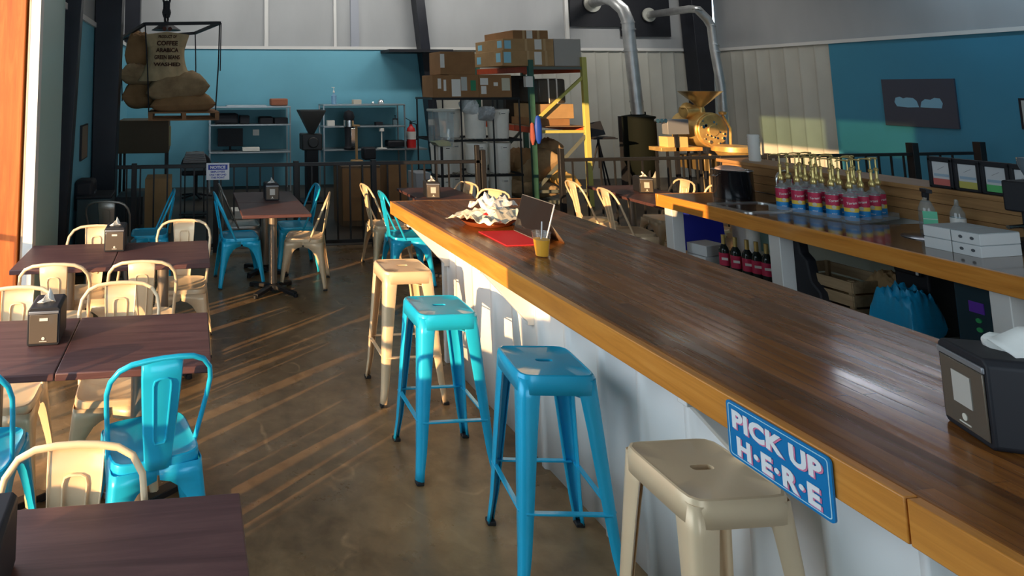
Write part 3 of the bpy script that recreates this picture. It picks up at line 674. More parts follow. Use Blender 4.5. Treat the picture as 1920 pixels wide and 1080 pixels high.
# acrylic tray + syrup bottles
t = T('bottle_tray', 'long clear acrylic tray under the syrup bottles', 'tray', (4.84, 4.40, .93), .26)
mb = MB(); L_, W_ = .58, .50
mb.box(-W_/2, W_/2, -L_/2, L_/2, 0, .004)
for a in (((-W_/2, -W_/2+.004, -L_/2, L_/2)), ((W_/2-.004, W_/2, -L_/2, L_/2)), ((-W_/2, W_/2, -L_/2, -L_/2+.004)), ((-W_/2, W_/2, L_/2-.004, L_/2))): mb.box(*a, .004, .045)
mb.build('tray_body', M_clear, t)
def syrup(label):
    t = T('syrup_bottle', label, 'syrup bottle')
    mb = MB(); mb.lathe([(.0, .001), (.037, .001), (.040, .006), (.040, .178), (.033, .195), (.0145, .21), (.0135, .235), (0, .235)], n=24); mb.build('bottle', M_bottle, t)
    mb = MB(); mb.lathe([(.0, .004), (.0385, .004), (.0385, .172), (0, .172)], n=20); mb.build('syrup', mat('amber syrup', (.22, .12, .10), .2), t)
    mb = MB()
    for z0, z1, mi in ((.010, .070, 2), (.070, .098, 1), (.098, .172, 0)): mb.lathe([(.0406, z0), (.0406, z1)], n=24, mi=mi)
    mb.f = [f for f in mb.f if len(f) == 4]; mb.m = mb.m[:0]+[2]*24+[1]*24+[0]*24
    lb = mb.build('paper_label', [M_crim, M_yel, M_lblue], t)
    mb = MB(); vs, fs = text_mesh('Torani', .024, .0004, shear=.2, extrude=.0002); vs2 = []
    for v in vs:
        a = v.x/.041; r = .0409+v.z; vs2.append((r*math.sin(a), -r*math.cos(a), .132+v.y+.12*v.x))
    mb.add(vs2, fs)
    mb.build('label_lettering', M_paper, lb)
    mb = MB(); vs, fs = text_mesh('SYRUP', .011, .0002, extrude=.0002)
    mb.add([((.0409+v.z)*math.sin(v.x/.041), -(.0409+v.z)*math.cos(v.x/.041), .040+v.y) for v in vs], fs)
    mb.build('small_lettering', M_paper, lb)
    mb = MB(); mb.cyl((0, -.0405, .088), (0, -.0415, .088), .013, n=16); mb.build('emblem', mat('pale emblem', (.62, .60, .45), .5), lb)
    mb = MB(); mb.lathe([(.017, .232), (.019, .236), (.019, .262), (.012, .272), (.0085, .285), (.0085, .335), (.013, .338), (.014, .352), (.008, .358), (.005, .36), (.0045, .425)], n=18)
    mb.build('pump', M_gold, t)
    mb = MB(); mb.lathe([(0, .42), (.010, .42), (.013, .428), (.010, .434), (0, .436)], n=14); mb.tube([(0, 0, .428), (-.03, -.004, .430), (-.055, -.008, .426), (-.066, -.01, .418)], [.006, .0055, .0045, .004], 8)
    mb.build('spout', M_gold, t)
    return t
tr = t
SYN = [(-.19, b) for b in (.22, .11, 0, -.11, -.22)]+[(-.07, b) for b in (.235, .115, .01, -.10, -.23)]+[(.06, b) for b in (.22, .11, 0, -.12, -.235)]+[(.185, b) for b in (.21, .07, -.07, -.21)]
front_words = ['at the front left corner of the tray next to the sink', 'second in the front row of the tray', 'in the middle of the front row', 'fourth in the front row from the sink', 'at the near end of the front row']
mid = ['behind the first of the front row', 'behind the second of the front row', 'behind the third of the front row', 'standing alone behind the near end of the front row', 'nearest the viewer on the tray, set apart']
third = ['third row deep beside the faucet', 'third row deep, left of centre', 'third row deep, at its centre', 'third row deep, right of centre', 'third row deep, near its right end']
back = ['back row against the planks, leftmost', 'back row against the planks, left of its middle', 'back row against the planks, right of its middle', 'back row against the planks, rightmost by the spray bottle']
words = front_words+mid+third+back
sb = None
for k, (a, b) in enumerate(SYN):
    ca, sa = math.cos(.26), math.sin(.26); x = 4.84+a*ca-b*sa; y = 4.40+a*sa+b*ca
    lab = 'gold-pumped syrup bottle, '+words[k]; rz = -.75+rnd.uniform(-.35, .35)
    if sb is None: sb = syrup(lab); sb.location = (x, y, .935); sb.rotation_euler = (0, 0, rz); sb['group'] = 'syrup bottles with gold pumps'
    else: dup(sb, (x, y, .935), rz, lab, 'syrup bottles with gold pumps')
# spray bottle
t = T('spray_bottle', 'clear spray bottle with green label beside the syrup bottles', 'spray bottle', (4.97, 3.86, .93), -.6)
mb = MB(); mb.lathe([(.0, 0), (.04, 0), (.043, .01), (.042, .14), (.025, .19), (.014, .205), (.014, .22), (0, .22)], n=24); mb.build('bottle', M_bottle, t)
mb = MB(); mb.box(-.036, .036, -.047, -.043, .02, .13); mb.box(-.036, .036, -.0475, -.0465, .078, .082, 1); mb.build('paper_label', [mat('mint label', (.15, .62, .38), .5), M_paper], t)
mb = MB(); mb.cyl((0, 0, .215), (0, 0, .25), .016, n=16); mb.box(-.016, .016, -.07, .03, .25, .275); mb.bar((0, -.05, .25), (0, -.035, .20), .012, .008); mb.build('trigger', M_black, t, bevel=.003)
# white spray bottle companion
t = T('squeeze_bottle', 'frosted clear bottle right of the green-labelled spray bottle', 'bottle', (5.06, 3.75, .93))
mb = MB(); mb.lathe([(.0, 0), (.036, 0), (.038, .01), (.036, .13), (.02, .17), (.012, .18), (.010, .215), (0, .22)], n=20); mb.build('bottle', M_bottle, t)
mb = MB(); mb.lathe([(.0385, .03), (.0385, .10)], n=20); mb.f = mb.f[:20]; mb.m = mb.m[:20]; mb.build('paper_label', M_paper, t)
# lid on counter
mb = MB(); mb.lathe([(0, .022), (.02, .022), (.02, .014), (.09, .012), (.125, .004), (.125, 0), (0, 0)], n=36)
tag(mb.build('pot_lid', mat('dark lid', (.01, .014, .02), .2), loc=(4.70, 3.66, .93)), 'round black lid lying flat on the counter before the white boxes', 'lid')
# white vented boxes
M_wbox = mat('white pastry box', (.70, .72, .72), .6)
def wbox(label, loc, rz, vents):
    t = T('pastry_box', label, 'box', loc, rz, 'white cardboard boxes on the counter')
    mb = MB(); mb.box(-.15, .15, -.066, .066, 0, .062); mb.build('carton', M_wbox, t, bevel=.002)
    mb = MB(); mb.box(-.148, .148, -.064, .064, .062, .066); mb.build('lid', mat('grey board lid', (.40, .44, .46), .6), t, bevel=.001)
    if vents:
        mb = MB()
        for q in (-.03, .022): mb.cyl((-.1505, q, .034), (-.1525, q, .034), .009, n=14)
        mb.build('vent_hole', mat('dark vent', (.08, .09, .10), .6), t)
a = math.radians(4)
wbox('upper left white carton of the pair beside the round black lid', (4.59, 3.42, .93+.067), a, False)
wbox('lower left white carton beside the round black lid', (4.59, 3.42, .93), a, False)
wbox('upper white carton with two round vents', (4.60, 3.284, .93+.067), a, True)
wbox('lower white carton with two round vents', (4.60, 3.284, .93), a, True)
# espresso machine / grinder at the frame edge
t = T('coffee_grinder', 'black coffee grinder with steel hopper at the right edge of the counter', 'coffee grinder', (5.02, 3.28, .93), .1)
mb = MB(); mb.box(-.09, .09, -.15, .15, 0, .05); mb.box(-.03, .09, -.09, .09, .05, .40); mb.box(-.11, .09, -.12, .12, .22, .40); mb.build('body', M_black, t, bevel=.01)
mb = MB()
for k in range(5): mb.box(-.112, -.09, -.09, -.02, .06+.022*k, .072+.022*k)
mb.build('steel_grille', M_chrome, t)
mb = MB(); mb.lathe([(.05, .40), (.085, .50), (.085, .54), (0, .55)], n=24); mb.build('hopper', glass_mat('smoky hopper', (.25, .35, .42), a=.5), t)
mb = MB(); mb.lathe([(.035, .13), (.035, .16)], c=(-.08, 0, 0), n=18); mb.tube([(-.1, .02, .15), (-.22, .05, .14)], .011, 8); mb.build('portafilter', M_chrome, t)
# brochure holders on the ledge
cards = [('pale card with a red band', (.62, .16, .14)), ('pale card with an olive band', (.55, .50, .12)), ('pale card with a green band', (.12, .55, .18)), ('pale card with a blue band, left of the grinder hopper', (.08, .35, .65)), ('pale card with a blue band at the picture edge', (.10, .40, .62))]
for k, (nm, cl) in enumerate(cards):
    y = 3.93-.152*k
    t = T('tea_display', 'black framed '+nm, 'display frame', (5.22, y, 1.19), .02*k, 'black card frames on the ledge')
    mb = MB(); hh = .205; w = .074
    for a in ((-.02, .03, -w, -w+.022, 0, hh), (-.02, .03, w-.022, w, 0, hh), (-.02, .03, -w, w, hh-.025, hh+.008), (-.02, .03, -w, w, 0, .02)): mb.box(*a)
    mb.build('frame', M_black, t, bevel=.006)
    mb = MB(); mb.box(-.008, -.004, -w+.02, w-.02, .018, hh-.02); cd = mb.build('card', mat('card paper', (.66, .68, .70), .6), t)
    mb = MB(); mb.box(-.0095, -.0085, -w+.022, w-.022, .020, .065); mb.box(-.0095, -.0085, -w+.03, w-.03, .080, .098, 1); mb.bar((-.009, .02, .125), (-.009, -.02, .15), .003, .001, 2); mb.build('colour_band', [mat('band %d' % k, cl, .6), mat('grey blue print', (.35, .48, .60), .6), mat('dark print', (.15, .17, .2), .6)], cd)
# cup tower on the ledge
t = T('paper_cup_stack', 'tall stack of white paper cups at the far end of the raised ledge', 'cup stack', (5.34, 5.55, 1.19))
mb = MB(); mb.lathe([(.045, 0)]+[(.045+.004*((k % 2)), .012*k+.004) for k in range(1, 20)]+[(.045, .25), (.0, .25)], n=26); mb.build('cups', M_paper, t)

# ------------------------------------------------------------------ under the service counter
SH = .33
t = T('cutting_board', 'royal blue plastic board leaning under the service counter', 'cutting board', (at(1311, 450, x=4.85).x, at(1311, 450, x=4.85).y, SH), -.5)
mb = MB(); mb.prism(rrect(.44, .40, .04), -.006, .006, 'y'); mb.v = [(x, y+z*.0+.12*(z+.2)/.4, z+.2) for x, y, z in mb.v]; mb.build('board', mat('royal blue plastic', (.01, .02, .34), .4), t)
mb = MB(); mb.tube([(-.03, .10, .40), (-.02, .10, .43), (.02, .10, .43), (.03, .10, .40)], .006, 8); mb.build('handle', M_black, t)
for k, (z, l) in enumerate(((SH, 'lower box of the white stack before the blue board'), (SH+.095, 'upper box of the white stack before the blue board'))):
    mb = MB(); mb.box(-.12, .12, -.09, .09, 0, .09); o = mb.build('carton_box', M_wbox, loc=(4.56, at(1325, 475, x=4.56).y, z), rot=(0, 0, .15+.08*k), bevel=.004)
    tag(o, l, 'box', 'white boxes under the service counter')
def wine(label):
    t = T('wine_bottle', label, 'wine bottle')
    mb = MB(); mb.lathe([(0, 0), (.036, 0), (.038, .006), (.038, .19), (.030, .215), (.015, .24), (.0145, .25)], n=22); mb.build('bottle', mat('dark bottle glass', (.015, .02, .018), .08), t)
    mb = MB(); mb.lathe([(.0155, .235), (.0155, .315), (0, .318)], n=16); mb.build('foil_capsule', M_gold, t)
    mb = MB(); mb.lathe([(.0386, .07), (.0386, .17)], n=22); mb.f = mb.f[:22]; mb.m = mb.m[:22]; lb = mb.build('paper_label', M_crim, t)
    mb = MB(); mb.box(-.022, .022, -.0395, -.0375, .115, .135); mb.build('white_print', M_paper, lb)
    return t
wl = ['gold-capped bottle, leftmost beside the white boxes', 'gold-capped bottle, second from the white boxes', 'gold-capped bottle, third from the white boxes', 'gold-capped bottle before the white upright, left', 'gold-capped bottle nearest the white upright']
w0 = None
for k, (u, v) in enumerate(((1356, 450), (1378, 457), (1400, 461), (1418, 468), (1437, 474))):
    p = at(u, v, x=4.50+.02*k); z = SH+.07
    lo = (p.x, p.y, .36 if False else SH); 
    if w0 is None: w0 = wine(wl[k]); w0.location = lo; w0.rotation_euler = (0, 0, -.7); w0['group'] = 'dark bottles with red labels under the counter'
    else: dup(w0, lo, -.7, wl[k], 'dark bottles with red labels under the counter')
mb = MB(); mb.cyl((0, 0, 0), (.012, 0, 0), .12, n=32); o = mb.build('green_plate', mat('pale green plate', (.30, .52, .46), .5), loc=(4.80, 4.42, SH+.40), bevel=.003, rot=(0, .15, .9))
o.location = (4.90, at(1436, 450, x=4.9).y, SH+.28); tag(o, 'round pale green disc standing behind the bottles and white upright', 'plate')
t = T('paper_roll_holder', 'tall white cylinder with dark cap between the bottles and the white upright', 'canister', (4.78, at(1412, 450, x=4.78).y, SH))
mb = MB(); mb.lathe([(0, 0), (.05, 0), (.05, .36), (.0, .36)], n=24); mb.build('roll', M_pail, t)
mb = MB(); mb.lathe([(.052, .36), (.052, .40), (.02, .42), (0, .42)], n=24); mb.build('cap', M_black, t)
# black cover beside the second leg
mb = MB(); mb.prism([(-.10, 0), (.18, 0), (.18, .53), (.06, .53), (.045, .38), (.0, .34), (-.02, .2), (-.08, .14)], 0, .08, 'x'); o = mb.build('black_apron', M_black, loc=(4.36, at(1513, 500, x=4.36).y, SH+.0), bevel=.01)
tag(o, 'black cloth bundle hanging behind the second white counter leg', 'cloth')
# wooden crate
yc_ = at(1575, 540, x=4.62).y
t = T('wooden_crate', 'slatted wooden crate on the lower shelf of the service counter', 'crate', (4.62, yc_, SH), .06)
cw, cd_, chh = .20, .24, .26
mb = MB()
for k in range(3):
    z0, z1 = .005+.088*k, .005+.088*k+.072
    for s_ in (-1, 1):
        mb.box(s_*cw-.006, s_*cw+.006, -cd_, cd_, z0, z1); mb.box(-cw, cw, s_*cd_-.006, s_*cd_+.006, z0, z1)
mb.build('slat', wood('crate pine', (.30, .20, .11), (.40, .28, .16), (.48, .34, .2), 'y', .6), t)
mb = MB(); mb.box(-cw, cw, -cd_, cd_, 0, .01)
for sx in (-1, 1):
    for sy in (-1, 1): mb.box(sx*(cw-.02)-.012, sx*(cw-.02)+.012, sy*(cd_-.02)-.012, sy*(cd_-.02)+.012, 0, chh)
mb.build('frame', mat('crate corner posts', (.36, .25, .14), .7), t)
mb = MB(); mb.add([(-cw*.9, -cd_*.9, .13), (cw*.9, -cd_*.9, .14), (cw*.9, cd_*.9, .15), (-cw*.9, cd_*.9, .13)], [(0, 1, 2, 3)]); o = mb.build('paper_sheet', M_carton2, loc=(4.62, yc_, SH), rot=(0, 0, .06), solid=.004)
tag(o, 'brown paper sheet lying inside the wooden crate', 'paper')
# pillow / bag shape
def pillow(lx, ly, lz, seed=0, n=26, p=3.0, flat=.35, wr=.03, ear=.08):
    mb = MB(); top = []; bot = []
    for i in range(n):
        for j in range(n):
            a = -1+2*i/(n-1); b = -1+2*j/(n-1)
            e = max(0, 1-abs(a)**p)**.5*max(0, 1-abs(b)**p)**.5
            w = noise.noise(Vector((a*1.8+seed, b*1.8, seed*.7)))
            w2 = noise.noise(Vector((a*5+seed, b*5, seed)))
            pinch = 1-ear*(1-abs(abs(a*b)))*0-ear*(abs(b)**2)*(1-abs(a)**4); pinchy = 1-ear*(abs(a)**2)*(1-abs(b)**4)
            x = a*lx/2*pinchy; y = b*ly/2*pinch
            zt = lz*(1-flat)*e*(1+.16*w)+wr*w2*e; zb = -lz*flat*e*(1+.1*w)
            top.append((x, y, zt)); bot.append((x, y, zb-.0005))
    f = [(i*n+j, (i+1)*n+j, (i+1)*n+j+1, i*n+j+1) for i in range(n-1) for j in range(n-1)]
    mb.add(top, f); mb.add(bot, [q[::-1] for q in f]); return mb
o = pillow(.26, .27, .30, 4, p=5, wr=.06, ear=.15).build('blue_bag', mat('bright blue plastic bag', (.01, .30, .56), .35, bump=.4, bscale=25), loc=(4.50, at(1700, 590, x=4.50).y, SH+.09), smooth=60)
tag(o, 'bright blue plastic bag right of the wooden crate', 'bag')
o = pillow(.24, .26, .16, 8, wr=.05, ear=.15).build('brown_bag', M_carton2, loc=(4.74, at(1680, 545, x=4.74).y, SH+.20), smooth=60); tag(o, 'crumpled brown paper bag behind the blue bag', 'bag')
t = T('juice_dispenser', 'black dispensing machine with a pale strip light behind the blue bag', 'dispenser', (4.74, at(1745, 560, x=4.74).y, SH))
mb = MB(); mb.box(-.10, .12, -.08, .12, 0, .50); mb.box(-.13, -.10, -.06, .10, .36, .50); mb.build('body', M_black, t, bevel=.012)
mb = MB(); mb.box(-.134, -.130, -.05, -.035, .37, .49); mb.build('light_strip', M_paper, t)
t = T('control_box', 'dark machine with purple and green buttons right of the counter leg', 'machine', (4.56, at(1842, 590, x=4.45).y-.04, 0))
mb = MB(); mb.box(-.12, .2, -.10, .16, SH, SH+.46); mb.build('cabinet', mat('dark teal casing', (.02, .05, .07), .3), t, bevel=.01)
mb = MB(); mb.box(-.125, -.12, .02, .09, SH+.29, SH+.35); mb.build('purple_display', mat('purple panel', (.16, .05, .50), .3), t)
mb = MB()
for k in range(2): mb.cyl((-.12, .05, SH+.25-.05*k), (-.128, .05, SH+.25-.05*k), .013, n=14)
mb.build('green_button', mat('green button', (.05, .45, .16), .3), t)
# ------------------------------------------------------------------ black interior railing
YR = 7.6
t = T('black_railing', 'black metal railing separating the cafe from the roasting area', 'railing', (0, YR, 0))
def railseg(x0, x1, hgt=1.0):
    mb = MB(); mb.box(x0, x1, -.025, .025, hgt-.04, hgt); mb.box(x0, x1, -.02, .02, .06, .10); mb.build('rail', M_blkm, t, bevel=.004)
xa, xg0, xg1, xe = at(218, 315, y=YR).x, at(905, 303, y=YR).x, at(1052, 300, y=YR).x, 10.6
railseg(xa, xg0); railseg(xg1, xe)
def post(x, h=1.07, w=.06, dy=0):
    mb = MB(); mb.box(-w/2, w/2, -w/2, w/2, 0, h); mb.build('post', M_blkm, t, loc=(x, dy, 0), bevel=.004)
for u in (252, 405, 555, 700): post(at(u, 310, y=YR).x, 1.02)
post(xg0, 1.12); post(xg0-.07, 1.18, .05); post(xg1, 1.12); post(xg1+2.2, 1.0)
for u in (1440,): post(at(u, 300, y=YR).x, 1.02)
post(at(1710, 275, y=YR).x, 1.13, .09); post(at(1836, 275, y=YR).x, 1.13, .09)
bl = MB(); bl.box(-.009, .009, -.009, .009, .10, .97); first = None
xs = [xa+.12+.155*k for k in range(int((xg0-xa-.12)/.155))]+[xg1+.15+.19*k for k in range(int((xe-xg1-.15)/.19))]
for x in xs:
    if first is None: first = bl.build('baluster', M_blkm, t, loc=(x, 0, 0))
    else:
        c = first.copy(); C.objects.link(c); c.parent = t; c.location = (x, 0, 0)
# notice sign
x0, x1, z0, z1 = rect(387, 337, 430, 306, YR-.04)
t = T('notice_sign', 'small white NOTICE sign with a blue header hung on the black railing', 'sign', ((x0+x1)/2, YR-.036, (z0+z1)/2))
w, h = x1-x0, z1-z0; mb = MB(); mb.box(-w/2, w/2, -.004, .004, -h/2, h/2); mb.build('board', mat('sign board white', (.82, .82, .86), .4), t, bevel=.002)
mb = MB(); mb.box(-w*.42, w*.42, -.0055, -.0035, h*.10, h*.40); mb.build('header', mat('notice blue', (.02, .05, .40), .4), t)
def wtext(body, wid, hgt, cz, mm, nm, d=-.0062, th=.0):
    vs, fs = text_mesh(body, .05, th); ax = [v.x for v in vs]; ay = [v.y for v in vs]
    kx = wid/(max(ax)-min(ax)); ky = hgt/(max(ay)-min(ay)); cx = (max(ax)+min(ax))/2; cy = (max(ay)+min(ay))/2
    mb = MB(); mb.add([((v.x-cx)*kx, d-v.z*.5, cz+(v.y-cy)*ky) for v in vs], fs); mb.build(nm, mm, t)
wtext('NOTICE', w*.66, h*.18, h*.25, mat('sign board white', (1, 1, 1)), 'lettering', th=.002)
for k, s_ in enumerate(('EMPLOYEES', 'ONLY BEYOND', 'THIS POINT')): wtext(s_, w*(.62, .74, .6)[k], h*.11, -h*(.02+.17*k), mat('notice blue', (0, 0, 0)), 'lettering', d=-.0048, th=.002)

# ------------------------------------------------------------------ hanging pallet of coffee sacks
YP0, YP1 = 9.0, 10.1
def P3(u, v, y): return at(u, v, y=y)
t = T('pallet_hoist', 'black rope and steel frame hoist holding up the pallet', 'hoist', tuple(P3(340, 210, 9.5)))
org = Vector(t.location)
A, B_ = P3(272, 45, YP0), P3(412, 43, YP0); Cc, D = P3(225, 73, 10.5), P3(366, 62, 10.5)
mb = MB()
for a, b in ((A, B_), (A, Cc), (B_, D), (Cc, D)): mb.bar(a-org, b-org, .045, .045)
mb.build('top_frame', M_black, t, bevel=.004)
mb = MB()
bt = [P3(279, 218, YP0), P3(404, 207, YP0), P3(229, 190, 10.5), P3(366, 190, 10.5)]
for a, b in zip((A, B_, Cc, D), bt): mb = MB(); mb.tube([a-org, (a+b)/2-org+Vector((.01, 0, 0)), b-org], .010, 6); mb.build('strap', M_black, t)
mb = MB(); mb.tube([B_-org+Vector((.02, 0, 0)), P3(413, 133, YP0)-org], .008, 6); mb.build('loose_strap', M_black, t)
top = P3(312, 42, 9.6)
mb = MB(); mb.cyl(top-org+Vector((0, 0, -.12)), top-org+Vector((0, 0, .02)), .22, .02, n=20); mb.build('hook_plate', M_black, t)
mb = MB()
for k in range(9):
    c_ = top-org+Vector((0, 0, .05+.10*k)); rr = .05 if k else .075
    q = [c_+Vector((rr*math.cos(a)*(1 if k % 2 else .25), rr*math.cos(a)*(.25 if k % 2 else 1), .07*math.sin(a))) for a in [2*PI*i/12 for i in range(12)]]
    mb.tube(q, .018, 6, closed=True)
mb.box(*(sum([[float((top-org)[i])-.05, float((top-org)[i])+.05] for i in (0, 1)], [])), .0+float((top-org).z)+.08, float((top-org).z)+.32)
mb.build('chain', M_black, t)
# pallet
pf0, pf1 = P3(280, 218, YP0), P3(405, 207, YP0)
t = T('wooden_pallet', 'wooden pallet slung in the air under the coffee sacks', 'pallet', tuple((pf0+pf1)/2+Vector((0, .55, -.1))), .03)
pw = (pf1.x-pf0.x)/2+.03
mb = MB()
for k in range(6): mb.box(-pw, pw, -.55+.2*k, -.55+.2*k+.13, .10, .12)
mb.build('deck_board', wood('pallet wood', (.22, .11, .05), (.33, .17, .08), (.42, .24, .12), 'x', .8), t, bevel=.002)
mb = MB()
for x in (-pw, -.03, pw-.06): mb.box(x, x+.06, -.55, .58, .02, .10)
mb.box(-pw, pw, -.55, -.45, 0, .02); mb.box(-pw, pw, .45, .58, 0, .02); mb.box(-pw, pw, -.06, .06, 0, .02)
mb.build('stringer', mat('pallet stringers', (.30, .15, .07), .8, var=.2), t, bevel=.002)
zt = t.location.z+.12
def sack(u0, v0, u1, v1, y, dep, label, m_, seed, tilt=0, rz=0, rx=0, p=3.0):
    x0, x1, z0, z1 = rect(u0, v0, u1, v1, y)
    o = pillow(x1-x0, dep, (z1-z0), seed, p=p, flat=.42, wr=.04, ear=.12).build('coffee_sack', m_, loc=((x0+x1)/2, y+dep*.45, z0+(z1-z0)*.42), rot=(rx, tilt, rz), smooth=70)
    return tag(o, label, 'sack', 'coffee sacks')
sack(278, 174, 408, 214, 9.05, .85, 'dark brown sack at the bottom right of the hanging pallet', M_sackd, 1.2, tilt=-.03, p=3.6)
sack(270, 136, 397, 192, 9.06, .85, 'brown sack second from the bottom of the hanging pallet', M_sack, 2.7, tilt=-.12)
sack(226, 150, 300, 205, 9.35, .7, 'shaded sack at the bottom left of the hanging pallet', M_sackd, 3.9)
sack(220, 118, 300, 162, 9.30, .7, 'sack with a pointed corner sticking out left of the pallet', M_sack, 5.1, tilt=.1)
# upright printed sack
x0, x1, z0, z1 = rect(262, 58, 356, 152, 9.15)
mb = MB(); n = 30; vs = []; hh = z1-z0
for side in (0, 1):
    for i in range(n):
        for j in range(n):
            a = -1+2*i/(n-1); b = j/(n-1)
            wd = (.5+.18*(1-b)**2 + .05*(b > .85)*(b-.85)/.15 - .10*math.sin(PI*min(1, b*1.15)))*(x1-x0)*.98
            e = max(0, 1-abs(a)**2.6)**.5; th = (.16*(1-b**2)+.03)*e*(1+.25*noise.noise(Vector((a*2, b*2, 3))))+.02*noise.noise(Vector((a*6, b*6, 1)))*e
            vs.append((a*wd*.86-.05*(1-b)*0+(.02*b), (-th if side == 0 else th)-.02*b, b*hh*(1-.06*abs(a)*(b > .7))))
fs = [(k*n*n+i*n+j, k*n*n+(i+1)*n+j, k*n*n+(i+1)*n+j+1, k*n*n+i*n+j+1) for k in (0, 1) for i in range(n-1) for j in range(n-1)]
t = T('coffee_sack', 'upright tan sack with dark printed lettering on top of the pallet load', 'sack', ((x0+x1)/2, 9.35, z0), 0, 'coffee sacks')
mb.add(vs, fs); mb.build('cloth', mat('pale burlap', (.50, .38, .22), .95, var=.15, vscale=6, bump=.3, bscale=80), t, smooth=70)
mb = MB()
def sackfront(x, z): 
    b = z/hh; a = max(-1, min(1, x/(.5*(x1-x0)))); return -((.16*(1-b*b)+.03)*max(0, 1-abs(a)**2.6)**.5*1.12)-.018-.02*b
for body, cz, wd, hg in (('PRODUCT OF', .62, .26, .045), ('COFFEE', .51, .30, .07), ('ARABICA', .41, .32, .065), ('GREEN BEANS', .31, .36, .06), ('WASHED', .21, .38, .055)):
    v_, f_ = text_mesh(body, .05, .0015); ax = [v.x for v in v_]; ay = [v.y for v in v_]; kx = wd/(max(ax)-min(ax)); ky = hg/(max(ay)-min(ay)); cx = (max(ax)+min(ax))/2
    mb = MB(); mb.add([(lambda X, Z: (X, sackfront(X, Z), Z))((v.x-cx)*kx+.03, cz*hh/.72+(v.y-min(ay))*ky) for v in v_], f_); mb.build('printing', mat('dark brown ink', (.10, .04, .03), .9), t)
mb = MB()
for q in (-.05, .03): mb.cyl((.03+q, sackfront(q, .74*hh/.72)-.006, .70*hh/.72*1.0+.06), (.03+q, sackfront(q, .74*hh/.72)+.01, .70*hh/.72+.06), .03, n=12)
mb.build('printing', mat('dark brown ink', (.10, .04, .03), .9), t)
sack(232, 60, 285, 135, 9.6, .3, 'darker upright sack behind the printed one', M_sackd, 7.7, p=4)
# left side boxes below the pallet
def crate(name, label, cat, u0, v0, u1, v1, y, dep, m_, group=None, bevel=.004, rz=0):
    x0, x1, z0, z1 = rect(u0, v0, u1, v1, y); mb = MB(); w_ = (x1-x0)/2
    mb.box(-w_, w_, 0, dep, 0, z1-z0); o = mb.build(name, m_, loc=((x0+x1)/2, y, z0), rot=(0, 0, rz), bevel=bevel)
    return tag(o, label, cat, group)
def onfloor(name, label, cat, u0, v0, u1, y, dep, m_, group=None):
    x0, x1, _, z1 = rect(u0, v0, u1, v0, y)[0], rect(u0, v0, u1, v0, y)[1], 0, at(u0, v0, y=y).z; mb = MB(); w_ = (x1-x0)/2
    mb.box(-w_, w_, 0, dep, 0, z1); o = mb.build(name, m_, loc=((x0+x1)/2, y, 0), bevel=.004); return tag(o, label, cat, group)
# machine cabinet on legs at left
x0, x1, z0, z1 = rect(222, 287, 316, 226, 10.2)
t = T('roaster_cabinet', 'dark brown box cabinet on legs under the hanging pallet', 'cabinet', ((x0+x1)/2, 10.2, 0))
w = (x1-x0)/2; mb = MB(); mb.box(-w, w, 0, .7, z0, z1); mb.build('cabinet', mat('dark brown casing', (.09, .06, .03), .6), t, bevel=.01)
for sx in (-1, 1):
    for y_ in (.04, .66): mb = MB(); mb.box(sx*(w-.04)-.02, sx*(w-.04)+.02, y_-.02, y_+.02, 0, z0); mb.build('leg', M_blkm, t)
mb = MB(); mb.box(w, w+.03, .1, .16, z0+.1, z1-.1); mb.build('side_tag', mat('yellowed tag', (.4, .38, .2), .6), t)
onfloor('cardboard_box', 'plain tan cardboard box standing behind the railing at left', 'box', 272, 336, 321, 8.6, .45, M_carton2)
onfloor('equipment_case', 'low dark case on the floor behind the railing, far left', 'case', 218, 370, 268, 9.2, .5, mat('dark grey case', (.07, .08, .09), .5))
t = T('paper_rack', 'small stand with stacked papers left of the NOTICE sign', 'rack', tuple(at(365, 300, y=9.6)*1)); t.location.z = 0
mb = MB(); zz = at(365, 303, y=9.6).z
for k in range(5): mb.box(-.17+.01*k, .17-.008*k, -.12, .14, zz+.028*k, zz+.02+.028*k)
mb.build('paper_stack', mat('grey papers', (.34, .34, .34), .7), t)
mb = MB()
for sx in (-.15, .13): mb.box(sx, sx+.02, 0, .02, 0, zz); 
mb.box(-.16, .16, -.12, .14, zz-.02, zz); mb.box(-.22, .2, -.1, .12, .05, .07); mb.build('frame', M_blkm, t)
# office chair
t = T('office_chair', 'dark round-backed office chair before the computer desk', 'chair', (at(368, 300, y=10.9).x, 10.9, 0))
mb = MB(); zc = at(368, 283, y=10.9).z
mb.prism([(-.24, .55)]+[(.26*math.cos(a), zc-.26+.26*math.sin(a)) for a in [PI-PI*k/12 for k in range(13)]]+[(.24, .55)], -.03, .03); mb.build('backrest', M_black, t, bevel=.02)
mb = MB(); mb.box(-.24, .24, 0, .46, .42, .50); mb.build('seat', M_black, t, bevel=.02)
mb = MB(); mb.cyl((0, .23, .08), (0, .23, .42), .03)
for k in range(5): a = 2*PI*k/5; mb.bar((0, .23, .09), (.28*math.cos(a), .23+.28*math.sin(a), .05), .04, .03)
mb.build('base', M_black, t)
